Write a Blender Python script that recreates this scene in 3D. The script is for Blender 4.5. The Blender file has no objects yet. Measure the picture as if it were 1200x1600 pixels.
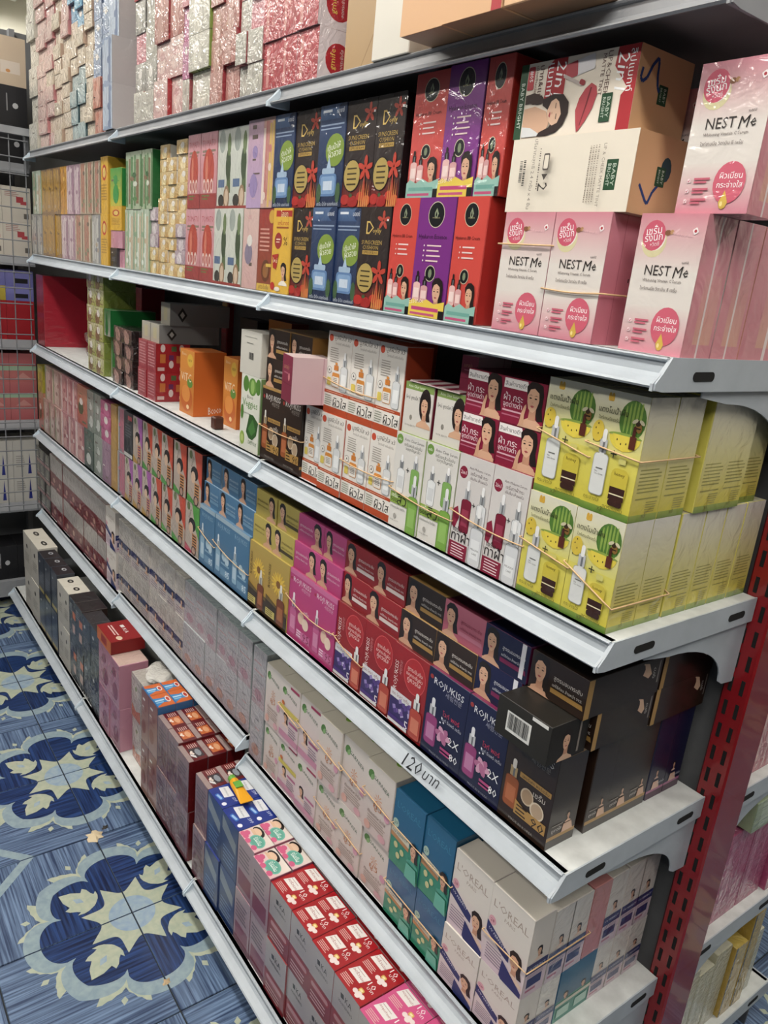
import bpy, bmesh, math, random
from mathutils import Matrix, Vector
random.seed(7)
sc = bpy.context.scene
COL = sc.collection
# ------------------------------------------------------------------ camera
R = ((0.58756083, 0.80321552, 0.0980668),      # image right, in world axes
     (0.29346621, -0.09857897, -0.95087316),   # image down
     (-0.75408876, 0.58747511, -0.29363776))   # viewing direction
CAM = Vector((0.48166883, -0.71928008, 1.53131127))
FPX, CX, CY = 1200.0, 600.0, 800.0
cam = bpy.data.objects.new('camera', bpy.data.cameras.new('camera'))
COL.objects.link(cam)
cam.data.sensor_width = 36.0
cam.data.lens = 27.0
cam.data.clip_start = 0.02
m = Matrix.Identity(4)
for i in range(3):
    m[i][0] = R[0][i]; m[i][1] = -R[1][i]; m[i][2] = -R[2][i]; m[i][3] = CAM[i]
cam.matrix_world = m
sc.camera = cam
# ------------------------------------------------------------------ world, lights, exposure
wd = bpy.data.worlds.new('world'); sc.world = wd; wd.use_nodes = True
bg = wd.node_tree.nodes['Background']
bg.inputs[0].default_value = (1.0, 0.97, 0.93, 1); bg.inputs[1].default_value = 0.11
sc.view_settings.view_transform = 'Standard'
sc.view_settings.look = 'None'
sc.view_settings.gamma = 1.0
sc.view_settings.use_curve_mapping = False
sc.view_settings.exposure = -0.18
CEIL = 3.15
LAMPS = [(-3.7, -0.85), (-1.8, -0.85), (0.1, -0.85), (1.5, -0.85), (-5.3, 0.6), (0.9, 1.6), (-3.0, -2.1), (-1.0, -2.1), (1.0, -2.1)]
LAMP_W = 25.0
for i, (lx, ly) in enumerate(LAMPS):
    l = bpy.data.lights.new('tube_light', 'AREA'); l.shape = 'RECTANGLE'; l.size = 1.25; l.size_y = 0.22
    l.energy = LAMP_W; l.color = (1.0, 0.97, 0.92)
    o = bpy.data.objects.new('tube_light', l); COL.objects.link(o); o.location = (lx, ly, CEIL - 0.13)

# ------------------------------------------------------------------ pixel helpers (a pixel gives a direction; the shelf gives the distance)
def ray(px, py):
    d = (px - CX, py - CY, FPX)
    return Vector([sum(R[k][i] * d[k] for k in range(3)) for i in range(3)])
def on_y(px, py, y=.03):
    r = ray(px, py); s = (y - CAM[1]) / r[1]
    return CAM + s * r
def bx(px, z, y=.03):
    a = Vector((0, y, z)) - CAM
    u = (px - CX) / FPX
    a0 = sum(R[0][i] * a[i] for i in range(3)); a2 = sum(R[2][i] * a[i] for i in range(3))
    return (u * a2 - a0) / (R[0][0] - u * R[2][0])

# ------------------------------------------------------------------ materials
def lin(h):
    if isinstance(h, tuple): return h
    v = [int(h[i:i + 2], 16) / 255 for i in (0, 2, 4)]
    return tuple((c / 12.92 if c <= .04045 else ((c + .055) / 1.055) ** 2.4) for c in v)
MATS = {}
def mat(name, color=None, rough=.5, metal=0, coat=0, coat_rough=.05, bump=0, bscale=40, noise=0, nscale=30, attr=False,
        emit=0, alpha=1, spec=.5, trans=0, distort=0, stretch=None, ior=1.45):
    if name in MATS: return MATS[name]
    M = bpy.data.materials.new(name); M.use_nodes = True
    nt = M.node_tree; b = nt.nodes['Principled BSDF']; L = nt.links.new
    b.inputs['Roughness'].default_value = rough; b.inputs['Metallic'].default_value = metal
    b.inputs['Coat Weight'].default_value = coat; b.inputs['Coat Roughness'].default_value = coat_rough
    b.inputs['Specular IOR Level'].default_value = spec
    b.inputs['Transmission Weight'].default_value = trans; b.inputs['Alpha'].default_value = alpha
    b.inputs['IOR'].default_value = ior
    tc = nt.nodes.new('ShaderNodeTexCoord')
    vec = tc.outputs['Object']
    if stretch:
        mp = nt.nodes.new('ShaderNodeMapping'); mp.inputs['Scale'].default_value = stretch
        L(vec, mp.inputs['Vector']); vec = mp.outputs['Vector']
    src = None
    if attr:
        at = nt.nodes.new('ShaderNodeAttribute'); at.attribute_name = 'col'; src = at.outputs['Color']
    else:
        b.inputs['Base Color'].default_value = (*lin(color), 1)
    if noise:
        n = nt.nodes.new('ShaderNodeTexNoise'); n.inputs['Scale'].default_value = nscale; n.inputs['Detail'].default_value = 5
        L(vec, n.inputs['Vector'])
        mr = nt.nodes.new('ShaderNodeMapRange'); mr.inputs['To Min'].default_value = 1 - noise; mr.inputs['To Max'].default_value = 1 + noise * .5
        mr.inputs['From Min'].default_value = .3; mr.inputs['From Max'].default_value = .7
        L(n.outputs[0], mr.inputs['Value'])
        mx = nt.nodes.new('ShaderNodeMix'); mx.data_type = 'RGBA'; mx.blend_type = 'MULTIPLY'; mx.inputs[0].default_value = 1
        if src: L(src, mx.inputs[6])
        else: mx.inputs[6].default_value = (*lin(color), 1)
        L(mr.outputs[0], mx.inputs[7]); src = mx.outputs[2]
    if src: L(src, b.inputs['Base Color'])
    if bump:
        n2 = nt.nodes.new('ShaderNodeTexNoise'); n2.inputs['Scale'].default_value = bscale; n2.inputs['Detail'].default_value = 2
        n2.inputs['Distortion'].default_value = distort
        if coat and distort:     # crinkled film: every box gets its own creases
            oi = nt.nodes.new('ShaderNodeObjectInfo'); ad = nt.nodes.new('ShaderNodeVectorMath'); ad.operation = 'ADD'
            L(vec, ad.inputs[0]); L(oi.outputs['Location'], ad.inputs[1]); L(ad.outputs[0], n2.inputs['Vector'])
        else: L(vec, n2.inputs['Vector'])
        bp = nt.nodes.new('ShaderNodeBump'); bp.inputs['Strength'].default_value = bump; bp.inputs['Distance'].default_value = .009 if (coat and distort) else .004
        L(n2.outputs[0], bp.inputs['Height'])
        if coat and distort:
            L(bp.outputs[0], b.inputs['Coat Normal'])
            bp2 = nt.nodes.new('ShaderNodeBump'); bp2.inputs['Strength'].default_value = bump * .3; bp2.inputs['Distance'].default_value = .004
            L(n2.outputs[0], bp2.inputs['Height']); L(bp2.outputs[0], b.inputs['Normal'])
        else: L(bp.outputs[0], b.inputs['Normal'])
    if emit:
        b.inputs['Emission Color'].default_value = (*lin(color), 1); b.inputs['Emission Strength'].default_value = emit
    MATS[name] = M
    return M
CARTON = mat('printed_carton', attr=True, rough=.42, spec=.4)
GLOSS = mat('glossy_printed_carton', attr=True, rough=.3, coat=.35, coat_rough=.12)
WRAP = mat('film_wrapped_carton', attr=True, rough=.38, coat=.8, coat_rough=.07, bump=.55, bscale=26, distort=1.5)
FILM = mat('crinkled_film_carton', attr=True, rough=.4, coat=1, coat_rough=.05, bump=1.0, bscale=34, distort=2.2)
WHITE_METAL = mat('white_shelf_paint', 'a9b0b7', rough=.35, noise=.1, nscale=18, spec=.5)
GREY_METAL = mat('grey_and_shaded_shelf_paint', '8d8f93', rough=.35, noise=.12, nscale=14, spec=.5)  # on the top shelf this grey is shade put into the paint colour
DECK = mat('worn_white_deck', 'c4c6c4', rough=.5, noise=.16, nscale=35)
CAP = mat('pale_blue_plastic', 'c3d0da', rough=.4)
RED_PAINT = mat('glossy_red_paint', '7c1117', rough=.25, coat=.5, noise=.08, nscale=9)
DARK = mat('hole_shade_black', '0c0a0a', rough=.9)  # black inlay colour painted in for the shade inside slots
BACKP = mat('dark_back_panel', '5d5e60', rough=.6, noise=.08)
BAND = mat('tan_rubber', 'cba77d', rough=.5)
WIRE = mat('grey_wire', '85878b', rough=.4, metal=.4)
CLEAR = mat('clear_film', 'ffffff', rough=.08, alpha=.28, bump=.6, bscale=30, spec=.9)

# ------------------------------------------------------------------ mesh helpers
def newobj(name, me, parent=None, loc=None):
    o = bpy.data.objects.new(name, me); COL.objects.link(o)
    if parent: o.parent = parent
    if loc: o.location = loc
    return o
def tag(o, label=None, cat=None, group=None, kind=None):
    if label: o['label'] = label
    if cat: o['category'] = cat
    if group: o['group'] = group
    if kind: o['kind'] = kind
    return o
def pymesh(name, v, f, mats):
    me = bpy.data.meshes.new(name); me.from_pydata(v, [], f)
    for M in (mats if isinstance(mats, (list, tuple)) else [mats]): me.materials.append(M)
    return me
def box_data(x0, x1, y0, y1, z0, z1, ch=0):
    if ch <= 0:
        v = [(x, y, z) for z in (z0, z1) for y in (y0, y1) for x in (x0, x1)]
        f = [(0, 2, 3, 1), (4, 5, 7, 6), (0, 1, 5, 4), (2, 6, 7, 3), (0, 4, 6, 2), (1, 3, 7, 5)]
        return v, f
    bm = bmesh.new()
    bmesh.ops.create_cube(bm, size=1, matrix=Matrix.Translation(((x0 + x1) / 2, (y0 + y1) / 2, (z0 + z1) / 2)) @ Matrix.Diagonal((x1 - x0, y1 - y0, z1 - z0, 1)))
    bmesh.ops.bevel(bm, geom=bm.edges[:], offset=ch, segments=1, affect='EDGES')
    bm.verts.index_update()
    v = [tuple(p.co) for p in bm.verts]; f = [tuple(p.index for p in q.verts) for q in bm.faces]
    bm.free(); return v, f
def boxmesh(name, x0, x1, y0, y1, z0, z1, M, ch=0):
    v, f = box_data(x0, x1, y0, y1, z0, z1, ch); return pymesh(name, v, f, M)
def prism(name, prof, x0, x1, M, axis='x'):
    """profile (a,b) extruded: axis x -> (x,a,b); y -> (a,y,b); z -> (a,b,z)"""
    n = len(prof); mk = {'x': lambda t, a, b: (t, a, b), 'y': lambda t, a, b: (a, t, b), 'z': lambda t, a, b: (a, b, t)}[axis]
    v = [mk(x0, *p) for p in prof] + [mk(x1, *p) for p in prof]
    f = [(i, (i + 1) % n, n + (i + 1) % n, n + i) for i in range(n)] + [tuple(range(n))[::-1], tuple(range(n, 2 * n))]
    me = pymesh(name, v, f, M)
    bm = bmesh.new(); bm.from_mesh(me); bmesh.ops.recalc_face_normals(bm, faces=bm.faces); bm.to_mesh(me); bm.free()
    return me
def tube(name, pts, r, M, closed=False, n=6):
    v = []; f = []; N = len(pts); P = [Vector(p) for p in pts]
    for i, p in enumerate(P):
        a = P[i - 1] if (i > 0 or closed) else P[i]; b = P[(i + 1) % N] if (i < N - 1 or closed) else P[i]
        t = (b - a).normalized(); u = t.orthogonal() if abs(t.z) > .95 else t.cross(Vector((0, 0, 1)))
        u.normalize(); w = t.cross(u)
        for k in range(n):
            q = 2 * math.pi * k / n; v.append(tuple(p + r * (math.cos(q) * u + math.sin(q) * w)))
    for i in range(N if closed else N - 1):
        j = (i + 1) % N
        for k in range(n):
            k2 = (k + 1) % n; f.append((i * n + k, i * n + k2, j * n + k2, j * n + k))
    me = pymesh(name, v, f, M)
    for p in me.polygons: p.use_smooth = True
    return me
def ink(c, sat=.90, k=.86):      # printing inks are a little duller than screen colours
    g = .2126 * c[0] + .7152 * c[1] + .0722 * c[2]
    return tuple(k * (g + (v - g) * sat) for v in c)
def setcol(me, cols):      # one colour per polygon, or per polygon corner
    at = me.color_attributes.new('col', 'FLOAT_COLOR', 'CORNER')
    buf = []
    for p, c in zip(me.polygons, cols):
        for k in range(p.loop_total):
            q = c[k] if isinstance(c[0], tuple) else c
            buf += [*ink(q), 1.0]
    at.data.foreach_set('color', buf)

# ------------------------------------------------------------------ flat print (vector shapes laid on a carton face)
TXT = {}
def text_geo(s):
    if s in TXT: return TXT[s]
    c = bpy.data.curves.new('t', 'FONT'); c.body = s; c.resolution_u = 1; c.size = 1
    o = bpy.data.objects.new('t', c); COL.objects.link(o)
    me = bpy.data.meshes.new_from_object(o)
    v = [(p.co.x, p.co.y) for p in me.vertices]; f = [tuple(p.vertices) for p in me.polygons]
    bpy.data.objects.remove(o); bpy.data.curves.remove(c); bpy.data.meshes.remove(me)
    g = []
    for q in f:
        a = sum(v[q[i]][0] * v[q[(i + 1) % len(q)]][1] - v[q[(i + 1) % len(q)]][0] * v[q[i]][1] for i in range(len(q)))
        g.append(q if a > 0 else q[::-1])
    xs = [p[0] for p in v] or [0]; ys = [p[1] for p in v] or [0]
    TXT[s] = (v, g, min(xs), max(xs), min(ys), max(ys))
    return TXT[s]
class Print:
    STEP = 4e-5
    def __init__(s, w, h): s.w, s.h, s.v, s.f, s.c, s.n = w, h, [], [], [], 0
    def _add(s, pts, faces, cols):
        s.n += 1; b = len(s.v); z = s.n * s.STEP
        s.v += [(min(max(x, 0), s.w), min(max(y, 0), s.h), z) for x, y in pts]      # ink stops at the edge of the face
        for q, c in zip(faces, cols): s.f.append(tuple(b + i for i in q)); s.c.append(c)
    def rect(s, x0, y0, x1, y1, c, c2=None):
        a = lin(c); b = lin(c2) if c2 else a
        s._add([(x0 * s.w, y0 * s.h), (x1 * s.w, y0 * s.h), (x1 * s.w, y1 * s.h), (x0 * s.w, y1 * s.h)], [(0, 1, 2, 3)], [(a, a, b, b)])
    def poly(s, pts, c):
        P = [(x * s.w, y * s.h) for x, y in pts]
        A = sum(P[i][0] * P[(i + 1) % len(P)][1] - P[(i + 1) % len(P)][0] * P[i][1] for i in range(len(P)))
        if A < 0: P = P[::-1]
        s._add(P, [tuple(range(len(P)))], [lin(c)])
    def ell(s, cx, cy, rx, ry, c, n=20, a0=0, a1=360, rot=0):
        """radii as fractions of the face width"""
        cr, sr = math.cos(math.radians(rot)), math.sin(math.radians(rot)); P = []
        m_ = n if a1 - a0 >= 360 else n + 1
        for i in range(m_):
            a = math.radians(a0 + (a1 - a0) * i / n); x, y = rx * math.cos(a) * s.w, ry * math.sin(a) * s.w
            P.append((cx * s.w + x * cr - y * sr, cy * s.h + x * sr + y * cr))
        s._add(P, [tuple(range(len(P)))], [lin(c)])
    def rrect(s, cx, cy, w, h, c, r=.3, rot=0, n=4):
        """rounded box; w, h in fractions of the face width"""
        rr = r * min(w, h); P = []; cr, sr = math.cos(math.radians(rot)), math.sin(math.radians(rot))
        for (sx, sy, a0) in ((1, 1, 0), (-1, 1, 90), (-1, -1, 180), (1, -1, 270)):
            for i in range(n):
                a = math.radians(a0 + 90 * i / (n - 1))
                x = (sx * (w / 2 - rr) + rr * math.cos(a)) * s.w; y = (sy * (h / 2 - rr) + rr * math.sin(a)) * s.w
                P.append((cx * s.w + x * cr - y * sr, cy * s.h + x * sr + y * cr))
        s._add(P, [tuple(range(len(P)))], [lin(c)])
    def text(s, t, cx, cy, wf, c, rot=0, shear=0, hmax=None):
        v, f, x0, x1, y0, y1 = text_geo(t)
        k = wf * s.w / max(1e-6, x1 - x0)
        kx = ky = k
        if hmax and (y1 - y0) * k > hmax * s.w: ky = hmax * s.w / (y1 - y0)
        cr, sr = math.cos(math.radians(rot)), math.sin(math.radians(rot)); P = []
        for x, y in v:
            a = (x - (x0 + x1) / 2) * kx + shear * (y - (y0 + y1) / 2) * ky; b = (y - (y0 + y1) / 2) * ky
            P.append((cx * s.w + a * cr - b * sr, cy * s.h + a * sr + b * cr))
        s._add(P, f, [lin(c)] * len(f))
    def lines(s, x0, x1, y, n, dy, c, th=.25, ragged=.2):
        rnd = random.Random(n * 17 + int(y * 1000))
        for i in range(n):
            yy = y - i * dy
            s.rect(x0, yy - dy * th, x1 - (x1 - x0) * ragged * rnd.random(), yy + dy * th, c)
    def bars(s, x0, y0, x1, y1, n, c, vertical=True):
        rnd = random.Random(5)
        for i in range(n):
            a = i / n; b = a + (.25 + .5 * rnd.random()) / n
            if vertical: s.rect(x0 + (x1 - x0) * a, y0, x0 + (x1 - x0) * b, y1, c)
            else: s.rect(x0, y0 + (y1 - y0) * a, x1, y0 + (y1 - y0) * b, c)
    def dropper(s, cx, y0, w, h, body, cap='c9ccd0', bulb='f4f4f4', lab=None, edge=None, rot=0):
        """serum bottle standing on y0; w in face widths, h in face heights"""
        hw = h * s.h / s.w
        if edge: s.rrect(cx, y0 + h * .31, w * 1.1, hw * .64, edge, .22)
        s.rrect(cx, y0 + h * .31, w, hw * .62, body, .22)
        s.rect(cx - w * .18, y0 + h * .6, cx + w * .18, y0 + h * .66, body)
        s.rect(cx - w * .27, y0 + h * .64, cx + w * .27, y0 + h * .84, cap)
        s.rect(cx - w * .05, y0 + h * .64, cx + w * .1, y0 + h * .84, '6d7075')
        s.rrect(cx, y0 + h * .9, w * .3, hw * .2, bulb, .5)
        if lab: s.rect(cx - w * .36, y0 + h * .12, cx + w * .36, y0 + h * .44, lab)
    def lady(s, cx, cy, k, skin='dcab8a', hair='241a18', top=None, side=1):
        """head and shoulders; k = face height in face widths"""
        r = s.w / s.h
        Y = lambda d: cy + d * k * r
        X = lambda d: cx + d * k * side
        P = lambda pts, c: s.poly([(X(a), min(1, max(0, Y(b)))) for a, b in pts], c)
        P([(-.34, .1), (-.4, .42), (-.2, .66), (.1, .7), (.38, .55), (.48, .2), (.46, -.3), (.6, -.75), (.3, -.8), (.1, -.3), (-.2, -.2)], hair)
        P([(-.62, -1.2), (-.56, -1.0), (-.2, -.82), (-.13, -.72), (.2, -.72), (.28, -.84), (.62, -1.0), (.72, -1.2)], top or skin)
        P([(-.14, -.8), (.22, -.8), (.19, -.3), (-.12, -.3)], 'c58f70')
        P([(-.31, .2), (-.29, -.12), (-.2, -.38), (-.05, -.5), (.06, -.5), (.2, -.36), (.28, -.1), (.29, .22), (.1, .44), (-.15, .42)], skin)
        P([(-.33, .05), (-.34, .36), (-.1, .6), (.2, .58), (.38, .35), (.36, -.15), (.28, .05), (.24, .26), (.0, .4), (-.2, .34)], hair)
        for e in (-.15, .12):
            P([(e - .08, .02), (e, .06), (e + .08, .02), (e, -.01)], '2a1d1a'); P([(e - .1, .11), (e, .16), (e + .1, .12), (e, .135)], '4a352d')
        P([(-.12, -.27), (-.02, -.235), (.1, -.27), (-.01, -.33)], 'b04a4e')
        P([(-.05, -.12), (.02, -.13), (-.01, -.16)], 'b98062')
    def build(s, name, face, dims, M):
        W, H, Dp = dims; e = 3e-4
        T = {'front': lambda x, y, z: (x, -e - z, y), 'right': lambda x, y, z: (W + e + z, x, y), 'left': lambda x, y, z: (-e - z, Dp - x, y),
             'top': lambda x, y, z: (x, y, H + e + z), 'back': lambda x, y, z: (W - x, Dp + e + z, y)}[face]
        me = pymesh(name, [T(*p) for p in s.v], s.f, M); setcol(me, s.c)
        return me

KINDS = {}
def kind(key, desc, dims, body, front=None, side=None, top=None, M=None, cat='box', name='carton_box', left=None, back=None, ch=.0012):
    """body: colour, or dict front/side/top/bottom/back"""
    M = M or CARTON; W, H, Dp = dims
    if not isinstance(body, dict): body = dict(front=body)
    f0 = body['front']; bs = lin(body.get('side', f0)); bt = lin(body.get('top', body.get('side', f0))); bb = lin(body.get('bottom', body.get('top', body.get('side', f0)))); fr = lin(f0)
    v, f = box_data(0, W, 0, Dp, 0, H, ch)
    me = pymesh(key, v, f, M); cols = []
    for p in me.polygons:
        n = p.normal; a = max(range(3), key=lambda i: abs(n[i]))
        if abs(n[a]) < .9:
            cols.append(tuple(min(1, (x + y) / 2 * 1.12 + .015) for x, y in zip(fr, bs)))
        else: cols.append({(0, 1): bs, (0, -1): bs, (1, -1): fr, (1, 1): bs, (2, 1): bt, (2, -1): bb}[(a, 1 if n[a] > 0 else -1)])
    setcol(me, cols)
    parts = []
    for face, fn, pw, ph in (('front', front, W, H), ('right', side, Dp, H), ('top', top, W, Dp), ('left', left, Dp, H), ('back', back, W, H)):
        if fn:
            P = Print(pw, ph); fn(P)
            nm = {'front': 'front_print', 'right': 'side_print', 'left': 'side_print', 'top': 'lid_print', 'back': 'rear_print'}[face]
            parts.append((nm, P.build(key + '_' + nm, face, dims, M)))
    KINDS[key] = dict(desc=desc, dims=dims, me=me, parts=parts, cat=cat, name=name)

PLACED = []
def put(key, x0, x1, z0, z1, y0=.03, dep=None, shelf='', row=0, rz=0, label=None, fit=True, jit=True, lab_x=None, rname=None):
    """one carton: its front spans x0..x1, z0..z1 at depth y0"""
    K = KINDS[key]; W, H, Dp = K['dims']
    o = newobj(K['name'], K['me'])
    g = .0008
    o.scale = ((x1 - x0 - g) / W, (dep or Dp) / Dp, (z1 - z0 - .0003) / H)
    j = random.uniform(-.002, .002) if jit else 0
    o.location = (x0 + g / 2, y0 + j, z0 + .0002)
    o.rotation_euler[2] = math.radians(rz)
    for nm, me in K['parts']: newobj(nm, me, o)
    PLACED.append(dict(o=o, key=key, desc=K['desc'], cat=K['cat'], shelf=shelf, row=row, x=x0 if lab_x is None else lab_x, label=label, rname=rname))
    return o
def row_px(shelf, z0, z1, keys, px, zpx=None, y0=.03, dep=None, row=0, label=None):
    """a row of cartons between the pixel columns px read on the line z = zpx"""
    xs = [bx(p, zpx if zpx is not None else z0, y0) for p in px]
    out = []
    for i, k in enumerate(keys):
        if k: out.append(put(k, xs[i], xs[i + 1], z0, z1, y0, dep, shelf, row))
    return out
ORD = ['', 'second', 'third', 'fourth', 'fifth', 'sixth', 'seventh', 'eighth', 'ninth', 'tenth', 'eleventh', 'twelfth', 'thirteenth', 'fourteenth', 'fifteenth', 'sixteenth', 'seventeenth', 'eighteenth', 'nineteenth', 'twentieth']
def pos_phrase(i, n):
    if n == 1: return ''
    if i == 0: return 'leftmost'
    if i == n - 1: return 'rightmost'
    return (ORD[i] + ' from left') if i <= n // 2 else (ORD[n - 1 - i] + ' from right')
def row_phrase(i, n):
    if n == 1: return ''
    if n == 2: return ('lower row', 'upper row')[i]
    if i == 0: return 'lowest row'
    if i == n - 1: return 'top row'
    if n == 3: return 'middle row'
    return ORD[i] + ' row up'
def finish_labels():
    fam = {}
    for p in PLACED: fam.setdefault((p['desc'], p['shelf']), []).append(p)
    used = {}
    for (desc, shelf), L in fam.items():
        rows = sorted(set(p['row'] for p in L if not p['label'])) or [0]
        rows += sorted(set(p['row'] for p in L) - set(rows))
        nr = len(set(p['row'] for p in L if not p['label']))
        for r in rows:
            Q = sorted([p for p in L if p['row'] == r and not p['label']], key=lambda p: p['x'])
            for i, p in list(enumerate(Q)) + [(0, p) for p in L if p['row'] == r and p['label']]:
                if p['label']: lb = p['label']
                else:
                    bits = [b for b in (pos_phrase(i, len(Q)), p.get('rname') or row_phrase(rows.index(r), nr)) if b]
                    lb = desc + ((', ' + ' in '.join(bits)) if bits else '') + ', ' + shelf
                p['o']['label'] = lb; p['o']['category'] = p['cat']
                used.setdefault(lb, []).append(p)
                if len(L) > 1: p['o']['group'] = (desc + ' on ' + shelf).replace('on on', 'on')
    for lb, L in used.items():
        if len(L) > 1: print('DUPLABEL', lb, len(L))
        if not 4 <= len(lb.split()) <= 16: print('LABELLEN', len(lb.split()), lb)
# ================================================================== SETTING
ZA, ZB, ZC, ZD, ZE, ZF = 1.835, 1.477, 1.142, .802, .465, .125
TILE = .304
def streak(name, c1, c2, sx, rough=.28):
    M = bpy.data.materials.new(name); M.use_nodes = True; nt = M.node_tree; b = nt.nodes['Principled BSDF']; L = nt.links.new
    tc = nt.nodes.new('ShaderNodeTexCoord'); oi = nt.nodes.new('ShaderNodeObjectInfo')
    ad = nt.nodes.new('ShaderNodeVectorMath'); ad.operation = 'ADD'; L(tc.outputs['Object'], ad.inputs[0]); L(oi.outputs['Location'], ad.inputs[1])
    mp = nt.nodes.new('ShaderNodeMapping'); mp.inputs['Scale'].default_value = sx; L(ad.outputs[0], mp.inputs['Vector'])
    n = nt.nodes.new('ShaderNodeTexNoise'); n.inputs['Scale'].default_value = 1; n.inputs['Detail'].default_value = 6; n.inputs['Distortion'].default_value = .35
    L(mp.outputs[0], n.inputs['Vector'])
    cr = nt.nodes.new('ShaderNodeValToRGB'); cr.color_ramp.elements[0].position = .36; cr.color_ramp.elements[1].position = .66
    cr.color_ramp.elements[0].color = (*lin(c1), 1); cr.color_ramp.elements[1].color = (*lin(c2), 1)
    L(n.outputs[0], cr.inputs[0]); L(cr.outputs[0], b.inputs['Base Color']); b.inputs['Roughness'].default_value = rough
    b.inputs['Specular IOR Level'].default_value = .45
    return M
T_BLUE = streak('blue_wood_tile', '303f5c', '7187a5', (5, 190, 20))
T_NAVY = streak('navy_wood_tile', '101c3c', '2a4476', (6, 150, 20))
T_CREAM = streak('cream_tile_print', '9ea796', 'adb19c', (60, 60, 60))
T_PALE = streak('pale_ring_tile_print', '7f929c', '8e9fa4', (60, 60, 60))
T_EDGE = mat('tile_edge', '39424d', rough=.6)
GROUT = mat('dark_grout', '2d3136', rough=.9, noise=.2)
fl = newobj('floor', boxmesh('floor', -6.2, 2.2, -2.6, 3.0, -.08, -.004, GROUT)); tag(fl, kind='structure')
def ring_r(deg, axis_r, diag_r, cusp_r):
    d = deg % 45.0; a = (deg % 90.0)
    if a <= 22.5 or a >= 67.5:
        t = (a if a <= 22.5 else 90 - a) / 22.5
        return cusp_r + (axis_r - cusp_r) * math.sqrt(max(0, 1 - t ** 2.4))
    t = abs(a - 45) / 22.5
    return cusp_r + (diag_r - cusp_r) * (.35 * (1 - t) + .65 * math.sqrt(max(0, 1 - t ** 2)))
def make_tile():
    S = TILE; g = .0018
    V = []; F = []; MI = []
    def add(pts, mi, z):
        b = len(V); A = sum(pts[i][0] * pts[(i + 1) % len(pts)][1] - pts[(i + 1) % len(pts)][0] * pts[i][1] for i in range(len(pts)))
        if A < 0: pts = pts[::-1]
        V.extend([(min(max(x, g), S - g), min(max(y, g), S - g), z) for x, y in pts]); F.append(tuple(range(b, b + len(pts)))); MI.append(mi)
    v, f = box_data(g, S - g, g, S - g, -.009, 0, .001)
    V += v; F += f; MI += [0] * len(f)
    def pol(r, a): return (r * math.cos(math.radians(a)), r * math.sin(math.radians(a)))
    st = 1e-4
    def wing(flip):
        P = [(.16, 9.5)] + [(.206 + .046 * (abs(a - 22.5) / 13) ** .85 + (.003 if k % 2 else 0), a) for k, a in enumerate((9.5, 12, 14, 16, 18, 20.5, 22.5, 24.5, 27, 29, 31, 33, 35.5))] + [(.16, 35.5)]
        return [pol(r, (90 - a) if flip else a) for r, a in P]
    for fl_ in (0, 1): add(wing(fl_), 2, st)
    for fl_ in (0, 1):
        c = 67.5 if fl_ else 22.5
        add([pol(.228, c), pol(.238, c - 1.8), pol(.25, c), pol(.238, c + 1.8)], 2, st)
    n = 60
    add([(0, 0)] + [pol(ring_r(90 * i / n, .243, .243, .186), 90 * i / n) for i in range(n + 1)], 3, 2 * st)
    add([(0, 0)] + [pol(ring_r(90 * i / n, .208, .206, .160), 90 * i / n) for i in range(n + 1)], 1, 3 * st)
    # central eight-pointed star
    star = [(0, 0)]
    for i in range(33):
        a = 90 * i / 32; t = abs(((a + 22.5) % 45) - 22.5 - 0) / 22.5
        t = 1 - abs(((a - 22.5) % 45) / 22.5 - 1) if False else abs(((a + 0) % 45) - 22.5) / 22.5
        star.append(pol(.074 + .042 * (1 - t) ** 2.2, a))
    add(star, 2, 4 * st)
    # pale outline and lily on the diagonal
    def rot45(pts): 
        c = math.cos(math.pi / 4); return [((x - y) * c, (x + y) * c) for x, y in pts]
    half = [(.096, .003), (.100, .020), (.106, .030), (.118, .040), (.116, .029), (.126, .031), (.140, .037), (.152, .037), (.148, .024), (.170, .017), (.192, 0)]
    add(rot45(half + [(x, -y) for x, y in half[::-1]]), 2, 4 * st)
    add(rot45([(.125, 0), (.14, .008), (.155, 0), (.14, -.008)]), 4, 5 * st)
    add([(0, 0)] + [pol(.054, 90 * i / 8) for i in range(9)], 4, 5 * st)
    # straight band round the far corner
    q = S
    add([(q - .118, q), (q - .150, q), (q, q - .150), (q, q - .118)], 3, st)
    me = pymesh('floor_tile', V, F, [T_BLUE, T_NAVY, T_CREAM, T_PALE, T_STAR])
    for p, mi in zip(me.polygons, MI): p.material_index = mi
    return me
T_STAR = streak('pale_blue_star_print', '8197ae', '98a8b0', (50, 50, 50))
tile_me = make_tile()
TX0, TY0 = -.997, -.211
for i in range(-9, 7):
    for j in range(-7, 10):
        if i < 3 and j in (1, 2): continue      # under the shelving
        # medallions sit on every second crossing
        t = newobj('floor_tile', tile_me, fl)
        ri = i % 2; rj = j % 2
        # tile cell (i,j) spans TX0+i*TILE.. ; its medallion corner is at even indices
        cx = TX0 + (i if ri == 0 else i + 1) * TILE; cy = TY0 + (j if rj == 0 else j + 1) * TILE
        t.location = (cx, cy, 0)
        t.rotation_euler[2] = {(0, 0): 0, (1, 0): math.pi / 2, (1, 1): math.pi, (0, 1): -math.pi / 2}[(ri, rj)]
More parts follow.
